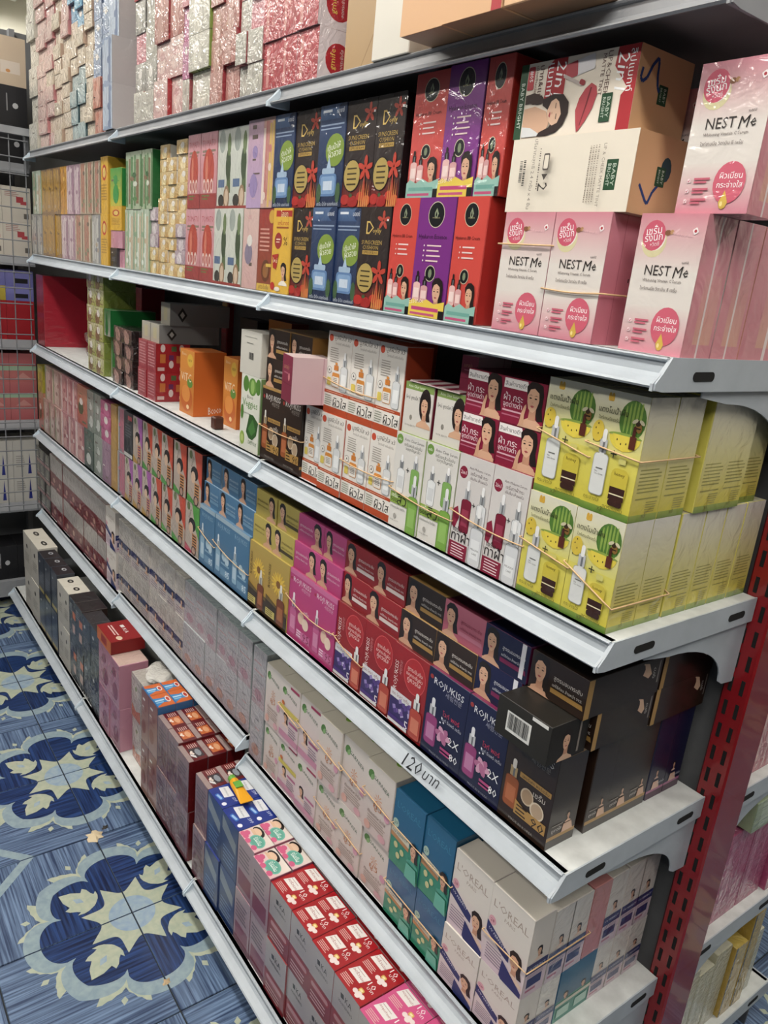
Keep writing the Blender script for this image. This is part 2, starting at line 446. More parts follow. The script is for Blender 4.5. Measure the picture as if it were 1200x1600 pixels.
# dried glue blobs on tile crossings
def blob(loc, s, name, label, c):
    v = [(0, 0, .006 * s)]; f = []; rnd = random.Random(int(s * 100)); n = 14
    for i in range(n):
        a = 2 * math.pi * i / n; r = s * .019 * (rnd.uniform(.55, 1.25)); v.append((r * math.cos(a) * .55, r * math.sin(a) * .55, .004 * s))
        v.append((r * math.cos(a), r * math.sin(a), 0))
    for i in range(n):
        a, b = 1 + 2 * i, 1 + 2 * ((i + 1) % n)
        f += [(0, a, b), (a, a + 1, b + 1, b)]
    o = newobj(name, pymesh(name, v, f, mat('dried_glue_' + c, c, rough=.6)), loc=loc)
    tag(o, label, 'glue blob'); return o
blob((TX0 - TILE, TY0, .0003), 1.25, 'glue_blob', 'cream dried glue blob on the blue tile crossing', 'cdbb9a')
blob((TX0 - TILE - .02, TY0 + .035, .0003), .5, 'dirt_speck', 'small dark speck beside the cream glue blob on floor', '2e2a26')
blob((TX0 + .222, TY0, .0003), .5, 'glue_drip', 'small tan glue drip on the grout line by the base shelf', 'b29a78')

CEILM = mat('cream_ceiling_paint', 'e6e3d3', rough=.7)
WALLM = mat('cream_wall_paint', 'd8d5c6', rough=.7)
tag(newobj('ceiling', boxmesh('ceiling', -6.2, 2.2, -2.6, 3.0, CEIL, CEIL + .06, CEILM)), kind='structure')
for k in range(5):
    tag(newobj('trim_%d' % (k + 1), boxmesh('trim', -6.1 + k * .62, -6.08 + k * .62, -2.6, 3.0, CEIL - .006, CEIL, mat('ceiling_batten', 'cfccbc', rough=.6))), kind='structure')
tag(newobj('wall_left', boxmesh('wall_left', -6.26, -6.2, -2.6, 3.0, 0, CEIL, WALLM)), kind='structure')
tag(newobj('wall_back', boxmesh('wall_back', -6.2, 2.2, 3.0, 3.06, 0, CEIL, WALLM)), kind='structure')
TUBE = mat('fluorescent_tube', 'fff8ea', emit=22, rough=.4)
HOUS = mat('lamp_housing_white', 'e8e8e4', rough=.5)
LAMP_LAB = ['far end of the aisle', 'middle of the aisle', 'near end of the aisle', 'behind the viewer over the aisle', 'over the far back corner', 'over the far side aisle', 'outer row, far end', 'outer row, middle', 'outer row, near end']
for i, (lx, ly) in enumerate(LAMPS):
    e = newobj('ceiling_light', None, loc=(lx, ly, CEIL)); tag(e, 'white twin tube ceiling light, ' + LAMP_LAB[i], 'light', 'fluorescent ceiling lights')
    newobj('housing', prism('housing', [(-.13, -.045), (-.1, 0), (.1, 0), (.13, -.045)], -.66, .66, HOUS), e)
    for dy in (-.06, .06):
        t = newobj('tube', tube('tube', [(-.6, dy, -.075), (.6, dy, -.075)], .014, TUBE, n=10), e)
        for sx in (-1, 1): newobj('end_cap', boxmesh('end_cap', sx * .63 - .03, sx * .63 + .03, dy - .018, dy + .018, -.095, -.0448, HOUS), t)

# ================================================================== SHELVING
SEC = .9
def lip_profile(zs, y0, s=1):
    y = lambda d: y0 + s * d
    return [(y(d), zs + z * .82) for d, z in ((.030, 0), (.018, 0), (.0165, -.002), (.0175, -.0045), (.0215, -.006), (.020, -.021), (.016, -.0265), (.008, -.0305), (.001, -.0335), (-.001, -.0365), (.001, -.0395), (.010, -.0365), (.019, -.031), (.0235, -.024), (.030, -.010))]
def gusset(y0, y1, zt, s=1):
    pts = [(y0, zt), (y1, zt), (y1, zt - .125), (y1 - s * .03, zt - .122)]
    for i in range(11):
        a = math.radians(90 * i / 10); pts.append((y1 - s * (.042 + .15 * (1 - math.cos(a))), zt - .115 + .075 * math.sin(a)))
    pts.append((y0, zt - .032)); return pts
def add_shelf(unit, x0, x1, zs, yf, yb, M, end, deckM):
    """one shelf board with its price rail, end caps and, at the open end, a bracket with slots"""
    s = 1 if yb > yf else -1
    d = newobj('shelf', boxmesh('shelf', x0 + .001, x1 - .001, min(yf + s * .022, yb), max(yf + s * .022, yb), zs - .012, zs, deckM), unit)
    newobj('price_rail', prism('price_rail', lip_profile(zs, yf, s), x0 + .004, x1 - .004, M), d)
    cap = [(yf + s * .04, zs - .002), (yf + s * .02, zs - .002), (yf + s * .008, zs - .016), (yf - s * .004, zs - .027), (yf - s * .004, zs - .035), (yf + s * .04, zs - .035)]
    for xe in ((x0 + .001, x0 + .0045), (x1 - .0045, x1 - .001)):
        newobj('end_cap', prism('end_cap', cap, xe[0], xe[1], CAP if not end or xe[0] < x1 - .1 else M), d)
    for xe, big in (((x0 + .0046, x0 + .0066), False), ((x1 - .0066, x1 - .0046), end)):
        g_ = gusset(yf + s * .10, yb, zs - .0121, s) if big else [(yb - s * .1, zs - .0121), (yb, zs - .0121), (yb, zs - .06), (yb - s * .03, zs - .055)]
        newobj('bracket', prism('bracket', g_, xe[0], xe[1], M), d)
    if end:
        pl = [(yf + s * .02, zs + .001), (yf + s * .008, zs - .016), (yf - s * .002, zs - .027), (yf - s * .002, zs - .034), (yf + s * .012, zs - .036), (yb, zs - .036), (yb, zs + .001)]
        newobj('end_plate', prism('end_plate', pl, x1 - .001, x1 + .0012, M), d)
        for ya in (.085, .30):
            c = yf + s * ya; w = .021; h = .0055; P = []
            for q in range(16):
                a = 2 * math.pi * q / 16; P.append((c + (w - h) * (1 if math.cos(a) >= 0 else -1) + h * math.cos(a), zs - .019 + h * math.sin(a)))
            newobj('slot', prism('slot', P, x1 + .0012, x1 + .0018, DARK), d)  # no opening cut: a raised black plate stands for the slot's inner shade
unit = newobj('shelving_unit', None, loc=(0, 0, 0))
tag(unit, 'long double-sided shop shelving unit with white shelves and red slotted end post', 'shelving')
ZE1, ZE2, ZE3 = .435, .480, .462      # the fifth shelf hangs a slot lower in the near bay
for (zs, yf, M) in ((ZA, 0, GREY_METAL), (ZB, 0, WHITE_METAL), (ZC, 0, WHITE_METAL), (ZD, 0, WHITE_METAL), (None, 0, WHITE_METAL), (ZF, -.12, WHITE_METAL)):  # top shelf coloured grey to hold the shade on its white metal
    for k in range(3):
        if yf == 0 and (zs is None or zs in (ZE1, ZE2, ZE3)): zs = (ZE1, ZE2, ZE3)[k]
        add_shelf(unit, -(k + 1) * SEC if k < 2 else -2.79, -k * SEC, zs, yf, .348, M, k == 0, DECK if M is WHITE_METAL else GREY_METAL)
for (zs, yf) in ((1.43, .80), (1.10, .80), (.765, .80), (.43, .80), (.115, .9)):
    add_shelf(unit, -SEC, 0, zs, yf, .435, WHITE_METAL, True, DECK)
newobj('back_panel', boxmesh('back_panel', -2.79, -.004, .372, .412, .1, 2.5, BACKP), unit)
newobj('kick_plate', boxmesh('kick_plate', -2.78, -.01, -.05, -.045, 0, .11, mat('kick_grey', '4d4f52', rough=.5)), unit)
newobj('kick_plate', boxmesh('kick_plate', -.89, -.01, .84, .845, 0, .10, MATS['kick_grey']), unit)
for k in range(4):
    x = -k * SEC if k < 3 else -2.79
    xa, xb = (x - .018, x + .024) if k == 0 else (x - .02, x + .02)
    p = newobj('post', boxmesh('post', xa, xb, .35, .434, 0, 2.5, RED_PAINT, .003), unit)
    if k == 0:
        sl = boxmesh('post_slot', -.0028, .0028, -.0008, .0003, -.012, .012, DARK)  # thin black plate on the post face, painted shade of a slot
        n = 0
        for q in range(48):
            for dx in (.012, .030):
                o = newobj('post_slot', sl, p, (xa + dx, .35, .16 + q * .04)); n += 1
# ---- unit across the end of the aisle, seen edge-on at the left, with a wire grid hung before it
EX = -2.87
eu = newobj('end_wall_shelving', None); tag(eu, 'grey shelving across the aisle end, left edge behind wire grid', 'shelving')
for zs in (ZA - .04, ZB - .015, ZC + .0, ZD + .015, ZE + .0):
    d = newobj('shelf', boxmesh('shelf', EX - .34, EX - .02, -.9, .045, zs - .02, zs, GREY_METAL), eu)
    newobj('price_rail', prism('price_rail', [(EX - .02, zs), (EX, zs - .028), (EX, zs - .036), (EX - .02, zs - .03)], -.9, .045, GREY_METAL, axis='y'), d)
newobj('back_panel', boxmesh('back_panel', EX - .4, EX - .35, -.9, .62, .05, 2.3, mat('end_panel_grey', '77797c', rough=.6)), eu)
newobj('base_shelf', boxmesh('base_shelf', EX - .34, EX, -.9, .045, .05, .12, GREY_METAL), eu)
for y in (-.9, .048):
    newobj('post', boxmesh('post', EX - .35, EX - .31, y, y + .02, 0, 2.3, GREY_METAL), eu)
wg = newobj('wire_grid', None, loc=(EX + .05, 0, 0)); tag(wg, 'grey wire grid panel hung before the end shelves at far left', 'wire grid')
for k in range(13):
    newobj('upright_wire', tube('upright_wire', [(0, .012 - .055 * k, ZE - .02), (0, .012 - .055 * k, 1.89)], .0024, WIRE), wg)
for k in range(25):
    z = ZE + .01 + k * .058
    newobj('cross_wire', tube('cross_wire', [(.005, .02, z), (.005, -.68, z)], .0024, WIRE), wg)
newobj('top_rail', boxmesh('top_rail', -.01, .0145, -.7, .03, 1.885, 1.91, GREY_METAL), wg)
for y in (-.69, .022): newobj('hanger', boxmesh('hanger', -.05, -.0105, y - .005, y + .005, 1.76, 1.895, WIRE), wg)
# ================================================================== PRODUCT DESIGNS
def d_nest(d):
    d.rect(0, .60, 1, 1, 'e0d6cf', 'd68796'); d.rect(0, .34, 1, .60, 'e0d8d1'); d.rect(0, 0, 1, .34, 'd88496', 'e0d6cf')
    d.ell(.27, .80, .19, .19, 'd9cf9f'); d.ell(.28, .825, .155, .15, 'f0e6e0'); d.ell(.25, .845, .175, .185, 'd2566f')
    d.text('เซรั่ม', .24, .885, .23, 'ffffff', 8); d.text('รังนก', .25, .835, .27, 'ffffff', 8); d.text('+วิตซี', .28, .785, .14, 'f6dfe2', 8)
    d.ell(.46, .865, .05, .035, '8a5a3c', 10); d.ell(.52, .87, .03, .03, 'b98a5a', 8)
    d.text('Fresh your skin', .68, .85, .3, 'f1c2c9', -6); d.rrect(.86, .88, .07, .07, 'f7ecec', .2, 30); d.ell(.86, .88, .02, .02, 'b8323f', 8)
    d.text('NEST', .41, .60, .40, '3a3230', hmax=.13); d.text('Me', .77, .597, .22, '2a2422', 6, .25); d.text('เนสท์มี', .80, .665, .10, '3a3230')
    d.text('Whitening Vitamin C Serum', .5, .525, .60, '6b5d58'); d.text('ไวท์เทนนิ่ง วิตามิน ซี เซรั่ม', .47, .47, .58, '6b5d58')
    d.ell(.69, .205, .215, .24, 'd65d74'); d.text('ผิวเนียน', .70, .255, .3, 'ffffff'); d.text('กระจ่างใส', .70, .195, .34, 'ffffff')
    d.poly([(.66, .155), (.60, .075), (.62, .04), (.66, .028), (.70, .04), (.72, .075)], 'd9b23c'); d.ell(.64, .065, .02, .03, 'f3df8e', 8)
    for k, y in enumerate((.225, .155, .085)):
        d.rrect(.13, y, .045, .045, 'f5dde0', .2); d.text('✓', .13, y, .05, 'c44b62') if False else d.poly([(.11, y), (.125, y - .012), (.155, y + .018), (.125, y - .002)], 'c44b62')
        d.rect(.2, y + .003, .42, y + .018, 'cf6379'); d.rect(.2, y - .018, .38 - .02 * k, y - .005, 'cf6379')
def d_nest_side(d):
    d.rect(0, 0, 1, 1, 'd8798c', 'e08c9c'); d.rect(.49, 0, .51, 1, 'c2687b'); d.rect(.86, .5, .9, .53, '5a3c3a')
def d_nest_plain(d): d.rect(0, 0, 1, 1, 'd98591', 'dd8c9a'); d.rect(.3, .1, .9, .6, 'e0a08f', 'dd9198'); d.rect(.47, 0, .53, 1, 'edd8d8')
kind('nest', 'pink and white serum carton with drop emblem', (.085, .145, .055), dict(front='dfb0b5', side='cf7688', top='d68796'), d_nest, d_nest_side, M=GLOSS)
kind('nest_film', 'film-wrapped pink and white serum carton', (.085, .145, .055), dict(front='dfb0b5', side='cf8288', top='dca0a8'), d_nest, d_nest_plain, M=WRAP)
kind('peach_pack', 'film-wrapped peach pink carton seen side-on', (.085, .145, .11), dict(front='e3a08c', side='dd9180', top='e3a08c'), None, d_nest_plain, M=WRAP)

GREEN = '1f4a2c'
def green_tag(d, cx, cy, w, h, rot=-90, t='BABY\nBRIGHT'):
    d.rrect(cx, cy, w, h, GREEN, .04)
    for i, s_ in enumerate(t.split('\n')): d.text(s_, cx + (.2 * w - .42 * w * i if rot else 0), cy, h * .72, 'c9d6c4', rot, hmax=.3 * w)
def d_tint(d):
    d.rect(0, 0, 1, 1, 'efe2d0')
    d.poly([(.90, 0), (.90, .42), (.94, .5), (.82, .78), (.83, 1), (1, 1), (1, 0)], 'b3202b')
    d.rect(0, 0, .07, 1, GREEN); d.text('BABY BRIGHT', .035, .45, .28, 'dfe8da', -90)
    d.text('ลิปแมทท์', .955, .70, .23, 'ffffff', -90, hmax=.065); d.text('2in1', .885, .70, .20, 'ffffff', -90, .2, hmax=.085)
    d.text('LIP&CHEEK', .775, .70, .25, '6b4a40', -90, hmax=.035); d.text('MATTE TINT', .73, .70, .23, '6b4a40', -90, hmax=.03)
    d.poly([(.25, .48), (.25, .92), (.30, 1), (.42, 1), (.42, .48)], 'b3202b'); d.text('2in1', .375, .74, .2, 'ffffff', -90, .2, hmax=.085); d.text('แมทท์', .29, .74, .2, 'ffffff', -90, hmax=.06)
    d.text('ปาก&แก้ม', .205, .70, .23, '5a2c28', -90, hmax=.055); d.text('เนื้อครีมเนียนนุ่ม', .155, .70, .23, '7a4a40', -90, hmax=.03)
    d.rrect(.105, .80, .06, .14, 'c9404a', .2); d.text('#05', .105, .83, .07, 'ffffff', -90)
    # lip tint tube and brush
    d.rrect(.55, .85, .22, .09, 'e3dfe2', .15, 10); d.rrect(.47, .82, .10, .09, 'b8404a', .1, 10); d.rrect(.49, .69, .18, .02, 'c9b8b2', .3, -22); d.rrect(.575, .645, .05, .03, 'a8323a', .4, -22)
    # large lip print
    d.poly([(.655, .62), (.70, .57), (.715, .47), (.69, .3), (.645, .15), (.60, .04), (.585, .02), (.565, .16), (.55, .3), (.57, .45), (.61, .56)], 'b9434c')
    d.poly([(.652, .57), (.63, .35), (.60, .1), (.607, .1), (.643, .35), (.665, .56)], '7a222c')
    green_tag(d, .80, .29, .085, .16)
    # reclining portrait
    d.poly([(.08, .40), (.18, .42), (.29, .34), (.33, .16), (.28, .02), (.08, .02)], 'd8aa8a')
    d.poly([(.08, .02), (.08, .16), (.16, .14), (.24, .06), (.26, .02)], 'dcdcdc')
    d.poly([(.08, .58), (.16, .60), (.24, .54), (.27, .46), (.2, .44), (.12, .47), (.08, .46)], '3a241e')
    d.poly([(.25, .50), (.34, .55), (.43, .53), (.485, .42), (.49, .28), (.46, .14), (.40, .05), (.31, .015), (.23, .02), (.25, .07), (.33, .12), (.36, .2), (.30, .36), (.25, .42)], '2c1a16')
    d.poly([(.30, .34), (.33, .46), (.38, .50), (.425, .44), (.435, .30), (.405, .17), (.36, .14), (.32, .20)], 'e2b798')
    d.poly([(.36, .50), (.42, .50), (.45, .36), (.44, .22), (.42, .34), (.40, .44)], '2c1a16')
    d.poly([(.318, .27), (.328, .33), (.336, .30), (.333, .25)], 'a83a44'); d.rect(.372, .36, .378, .43, '3a2420'); d.rect(.385, .22, .391, .29, '3a2420'); d.rect(.345, .29, .352, .32, 'c48f72')
def d_tint_back(d):
    d.rect(0, 0, 1, 1, 'e6dccb')
    green_tag(d, .845, .46, .085, .17)
    for i in range(4): d.bars(.665 + .025 * i, .12, .675 + .025 * i, .85, 26, '9a8d7f', False)
    d.text('LIP & CHEEK MATTE TINT', .79, .45, .35, '8a7d70', -90)
    d.bars(.275, .3, .285, .86, 18, '6a5f55', False); d.rrect(.34, .66, .05, .10, '5a514a', .2); d.rrect(.34, .66, .036, .08, 'e6dccb', .2)
    d.poly([(.315, .50), (.365, .50), (.34, .42)], '4a423c'); d.text('2', .335, .33, .05, '3a342f', -90)
    d.text('ปริมาณสุทธิ 2.4 กรัม x 4 ชิ้น', .23, .5, .42, '7a7066', -90)
    d.bars(.115, .4, .14, .7, 14, '4a4641', False); d.bars(.15, .35, .17, .72, 12, '4a4641', False)
def d_tint_end(d):
    d.rect(0, 0, 1, 1, 'dfae7e', 'dba877'); green_tag(d, .5, .5, .17, .2, -90)
    P = [(.12, .86), (.3, .84), (.36, .93), (.40, .80), (.42, .62), (.46, .50)]
def pen(d, P, w=.018):
    for (a, b) in zip(P, P[1:]):
        L = math.hypot((b[0] - a[0]) * d.w, (b[1] - a[1]) * d.h); nx, ny = -(b[1] - a[1]) * d.h / L * w * d.w, (b[0] - a[0]) * d.w / L * w * d.w
        d.poly([(a[0] + nx / d.w, a[1] + ny / d.h), (b[0] + nx / d.w, b[1] + ny / d.h), (b[0] - nx / d.w, b[1] - ny / d.h), (a[0] - nx / d.w, a[1] - ny / d.h)], '23407f')
def d_end_a(d):
    d_tint_end(d); pen(d, [(.08, .74), (.06, .62), (.10, .58), (.17, .64), (.24, .80), (.32, .90), (.34, .86), (.35, .70), (.38, .58), (.42, .52)])
def d_end_b(d):
    d_tint_end(d); pen(d, [(.14, .36), (.30, .17), (.34, .15), (.40, .30), (.50, .42)]); d.ell(.58, .60, .1, .13, '25414e', 12)
    green_tag(d, .5, .5, .17, .2, -90)
kind('tint', 'tan cosmetic carton with printed lips and reclining portrait', (.185, .085, .10), dict(front='efe2d0', side='dfae7e', top='e2c49c'), d_tint, d_end_a, name='cosmetic_carton', cat='carton')
kind('tint_back', 'tan cosmetic carton with small text panel', (.19, .085, .10), dict(front='e6dccb', side='dfae7e', top='e2c49c'), d_tint_back, d_end_b, name='cosmetic_carton', cat='carton')
def d_tan_front(d):
    d.rect(0, 0, 1, 1, 'd9a878'); d.rect(.48, .45, .62, .9, GREEN); d.text('BABY BRIGHT', .55, .68, .3, 'c9d6c4', -90)
def d_tan_red(d): d.rect(0, 0, 1, 1, 'd9a878'); d.rect(.84, 0, 1, 1, 'b3202b'); d.text('ลิปแมทท์', .92, .4, .6, 'ffffff', -90)
kind('tan_green', 'plain tan carton with green tag', (.09, .10, .18), dict(front='d9a878', side='d9a878', bottom='b58a66'), d_tan_front, name='cosmetic_carton', cat='carton')
kind('tan_red', 'plain tan carton with red stripe', (.10, .10, .18), dict(front='d9a878', side='d9a878', bottom='b58a66'), d_tan_red, name='cosmetic_carton', cat='carton')
kind('tan_plain', 'plain tan carton without markings', (.10, .10, .18), dict(front='dcae80', side='d9a878', bottom='b58a66'), None, name='cosmetic_carton', cat='carton')

def d_hyal(d, c, c2, t):
    d.rect(0, 0, 1, 1, c)
    d.ell(.5, .86, .225, .225, 'cfc7a8'); d.ell(.5, .86, .21, .21, '15171a')
    d.poly([(.5, .915), (.56, .87), (.52, .83), (.46, .84), (.45, .875)], '8f9a7a'); d.poly([(.49, .89), (.52, .86), (.5, .84), (.475, .855)], '15171a')
    d.text('HYALURON', .5, .835, .2, 'b9ad7c')
    d.text(t, .46, .675, .78, '1d1418')
    for i in range(4 if 'Ess' in t else 3): d.rect(.33, .60 - .042 * i, .72 - .05 * (i % 2), .612 - .042 * i, 'f0d2cf'); d.ell(.25, .606 - .042 * i, .018, .018, 'f0e5e0', 6)
    d.ell(.5, .375, .145, .145, 'cfc7a8'); d.ell(.5, .375, .13, .13, '15171a'); d.ell(.5, .375, .05, .08, '7d8a6a', 8)
    d.dropper(.16, .13, .2, .26, 'e9b9b4', '2a1c1c', '2a1c1c', 'f3d8d2'); d.dropper(.38, .13, .2, .22, 'd9a0a0', '2a1c1c', '2a1c1c', 'f0cdc8')
    d.lady(.74, .225, .36)
    d.poly([(0, .0), (0, .12), (.1, .15), (.3, .12), (.5, .155), (.72, .12), (1, .15), (1, 0)], c2); d.rect(.08, .055, .85, .085, '6aa79b' if c2 != 'e9c934' else 'c23c7a'); d.rect(.05, .015, .75, .035, 'c8507e')
    d.rect(.86, 0, 1, .07, '141214')
    if 'Ess' in t: d.text('Essence', .2, .135, .42, 'f6e8c0', 6)
kind('hyal_red', 'tall red cream box with black leaf emblem', (.07, .167, .10), dict(front='d8453a', side='b5271f', top='a9251f'), lambda d: d_hyal(d, 'd4453a', '8fbdb0', 'Hyaluron BB Cream'), None, M=GLOSS, name='cream_box')
kind('hyal_pur', 'tall purple essence box with black leaf emblem', (.08, .167, .10), dict(front='7a2a86', side='5d1a68', top='5d1a68'), lambda d: d_hyal(d, '7d2b86', 'e9c934', 'Hyaluron Essence'), None, M=GLOSS, name='essence_box')
kind('hyal_redf', 'film-wrapped tall red cream box', (.07, .167, .10), dict(front='cf4540', side='b5271f', top='a9251f'), lambda d: d_hyal(d, 'cf4a44', '8fbdb0', 'Hyaluron BB Cream'), None, M=WRAP, name='cream_box')
kind('hyal_purf', 'film-wrapped tall purple essence box', (.08, .167, .10), dict(front='7a2a86', side='5d1a68', top='5d1a68'), lambda d: d_hyal(d, '84348c', 'e9c934', 'Hyaluron Essence'), None, M=WRAP, name='essence_box')
def flower(d, cx, cy, r, c, n=5):
    for i in range(n):
        a = 2 * math.pi * i / n + .3; d.ell(cx + math.cos(a) * r * .55, cy + math.sin(a) * r * .55 * d.w / d.h, r * .5, r * .22, c, 8, rot=math.degrees(a))
def d_doy(d):
    d.rect(0, 0, 1, 1, '2b2024', '30241f'); d.rect(0, 0, 1, .26, '8f1f1a', '3a1f1c')
    flower(d, .78, .87, .2, 'b5402c'); d.rect(.9, .865, .95, .885, 'f0eeee')
    d.text('D', .36, .80, .25, 'd9b65a', hmax=.42); d.text('oylly', .60, .765, .28, 'd9b65a')
    d.text('SUNSCREEN', .45, .655, .68, 'c8a750'); d.text('CUSHION', .42, .605, .52, 'c8a750'); d.rect(.16, .535, .70, .575, 'b8933c'); d.text('SPF50PA++', .43, .555, .46, '2a1d18')
    d.ell(.32, .30, .30, .34, '1c1412'); d.ell(.32, .30, .275, .315, 'b39a4c')
    for i in range(4): d.rect(.16, .36 - .05 * i, .48, .375 - .05 * i, '4a3d1c')
    flower(d, .78, .36, .26, 'c23a24'); d.poly([(.76, .34), (.70, 0), (.86, 0)], 'b5402c')
    for (x, y, r, c) in ((.14, .07, .16, 'b8241c'), (.42, .05, .18, 'a81d18'), (.68, .10, .14, 'c2331f'), (.9, .06, .15, 'd65a28'), (.34, .11, .06, '3f5a32')): d.ell(x, max(.045, y), r, r * .7, c, 10)
    for i in range(5): d.poly([(.62 + .07 * i, 0), (.66 + .07 * i, .22 + .03 * (i % 2)), (.67 + .07 * i, 0)], 'd98a3c')
kind('doy', 'black and gold sunscreen box', (.072, .155, .10), dict(front='2a1f22', side='1d1619', top='1d1619'), d_doy, None, M=WRAP, name='sunscreen_box')
def d_blueb(d):
    d.rect(0, 0, 1, 1, '1c2a4c', '33486f'); d.rect(0, .86, 1, 1, '3d5a86', '54719c'); d.rect(.1, .93, .45, .955, 'dfe5ee'); d.ell(.9, .93, .22, .15, '24395f'); d.text('มอยซ์', .78, .935, .28, 'e9edf4')
    d.rect(.05, .80, .95, .815, '90a3bf'); d.rect(.05, .765, .85, .778, '90a3bf')
    d.ell(.66, .56, .36, .33, '7f9a2c'); d.text('เติมน้ำให้', .62, .60, .5, 'f2f4e6', 8); d.text('ผิวสวย', .66, .53, .48, 'f2f4e6', 8)
    d.poly([(.46, .50), (.36, .36), (.42, .3), (.5, .3), (.58, .36)], 'a9c3dd')
    d.rrect(.46, .36, .5, .12, '9fb8d2', .3); d.rrect(.46, .22, .68, .46, '5d83b4', .2); d.rrect(.46, .22, .56, .36, '7ea2cc', .2); d.rect(.28, .17, .64, .26, 'c7d6e8')
    d.ell(.12, .14, .1, .22, '3f5f3a', 8); d.ell(.88, .14, .1, .22, '3f5f3a', 8)
    d.text('เซรั่ม น้ำใส มอยซ์เจอร์', .5, .035, .85, 'c9d3e2')
kind('blueb', 'dark blue moisturiser box with green badge', (.075, .155, .10), dict(front='24365c', side='1a3566', top='1a3566'), d_blueb, None, M=WRAP, name='moisturiser_box')
def d_yellow(d):
    d.rect(0, 0, 1, 1, 'e3b21f'); d.rect(.15, .90, 1, .97, 'b7271c'); d.text('ไฮยา', .58, .935, .4, 'f6e7b0'); d.text('เซรั่มทอง', .55, .83, .6, 'b7271c'); d.rect(.2, .765, .85, .785, 'a8541c')
    d.ell(.33, .62, .2, .24, 'a8302a'); d.text('%', .72, .62, .22, '3a2418'); d.rect(.22, .63, .44, .645, 'f1d9c2'); d.rect(.22, .6, .4, .612, 'f1d9c2')
    d.lady(.68, .27, .36, top='efe6da'); d.poly([(.04, .45), (.40, .47), (.30, .28), (.12, .3)], 'b7271c'); d.text('ใหม่', .22, .39, .24, 'f6e7b0'); d.ell(.13, .08, .12, .12, 'c0281e'); d.ell(.4, .05, .16, .07, 'e9dcd0')
kind('yellow', 'yellow serum box with red badge and portrait', (.06, .15, .10), dict(front='e3b21f', side='c9991a', top='e3b21f'), d_yellow, None, M=WRAP, name='serum_box')
def d_snail(d):
    d.rect(0, 0, 1, 1, '8f4a2c', 'a33a34'); d.rect(0, 0, 1, .09, 'd9b23a'); d.text('สูตรเข้มข้น', .5, .045, .7, '5a2c14'); d.ell(.6, .25, .3, .34, '6d3a1c'); d.ell(.6, .25, .2, .22, '9a6430'); d.lines(.12, .85, .75, 6, .05, 'd89a8a', .2)
    d.rect(.62, .3, .98, .34, 'd9b23a'); d.ell(.9, .9, .2, .2, 'cfa02c')
kind('snail', 'red brown serum box with yellow foot', (.06, .15, .10), dict(front='94403a', side='6d2c24'), d_snail, None, M=WRAP, name='serum_box')
def d_tomato(d):
    d.rect(0, 0, 1, 1, 'c98589', 'd49aa2'); d.text('TOMATO', .5, .86, .8, 'b8505a'); d.rect(.1, .74, .9, .77, '8c7d6a'); d.rect(.1, .70, .8, .72, '8c7d6a')
    d.ell(.5, .5, .34, .48, 'bd4a38'); d.ell(.38, .52, .08, .3, 'd57a60', 10)
    for x in (.25, .48, .71): d.ell(x, .30, .09, .16, 'e6c9c0', 10); d.ell(x, .30, .05, .1, 'b8564e', 8)
    d.rect(0, 0, 1, .2, 'a33f3c'); d.rect(.12, .16, .6, .18, '6f7a3c'); d.rect(.12, .12, .5, .14, '6f7a3c')
kind('tomato', 'pink box printed with red tomatoes', (.09, .15, .10), dict(front='cf8f92', side='b56b70'), d_tomato, None, M=WRAP, name='mask_box')
def d_aloe(d):
    d.rect(0, 0, 1, 1, 'c3c8bd', 'cfd2c8'); d.ell(.3, .85, .2, .24, '9fa8a0'); d.poly([(.62, .2), (.74, .95), (.84, .6), (.9, .2)], '5b6d45'); d.ell(.72, .55, .17, .34, '44543a', 12); d.ell(.76, .8, .12, .24, '6f8256', 10)
    d.rect(.08, .27, .5, .37, '5d7396'); d.ell(.65, .14, .2, .26, '9a7a5c', 12); d.ell(.65, .14, .13, .19, 'cdb49a', 10); d.ell(.3, .1, .2, .14, '3d3a34', 10); d.rect(0, 0, 1, .035, 'a03c34')
kind('aloe', 'pale grey green box printed with aloe', (.09, .15, .10), dict(front='c3c8bd', side='7d8a6c'), d_aloe, None, M=WRAP, name='mask_box')
def d_simple(c, c2, seed, band=None):
    def fn(d):
        r = random.Random(seed); d.rect(0, 0, 1, 1, c, c2)
        for i in range(7):
            y = r.uniform(.05, .9); x = r.uniform(.08, .5); k = r.choice([c2, c, band or 'e8e2da', '6b5a52'])
            d.rect(x, y, x + r.uniform(.15, .45), y + r.uniform(.012, .05), k)
        d.ell(r.uniform(.35, .65), r.uniform(.25, .45), .26, .3, band or c2, 12); d.ell(r.uniform(.35, .65), r.uniform(.6, .75), .18, .16, r.choice([c2, 'e8e2da', band or c]), 10)
    return fn
def d_stripes(c, cols, seed):
    def fn(d):
        r = random.Random(seed); d.rect(0, 0, 1, 1, c)
        x = 0
        while x < .95:
            w = r.uniform(.08, .24); k = r.choice(cols); d.rect(x, r.uniform(0, .1), min(1, x + w), r.uniform(.85, 1), k); x += w + r.uniform(.02, .08)
        for i in range(4): d.rect(r.uniform(0, .4), 0 + r.uniform(.1, .8), r.uniform(.5, 1), r.uniform(.1, .8), r.choice(cols)) if False else d.ell(r.uniform(.2, .8), r.uniform(.1, .9), .14, .1, r.choice(cols), 8)
    return fn
def simple(key, desc, c, c2, seed, dims=(.07, .15, .10), M=None, side=None, band=None, name='cosmetic_box', cat='box', fn=None, top=None):
    kind(key, desc, dims, dict(front=c, side=side or c2, top=top or side or c), fn or d_simple(c, c2, seed, band), None, M=M or WRAP, name=name, cat=cat)
simple('lilac', 'lilac box with bright pink edge', 'b79cc4', 'c9a5b8', 3, side='d9489a', band='9a86b8')
simple('rosy', 'rose pink box in clear film', 'cf9aa0', 'd8b6a8', 4, band='b86a72')
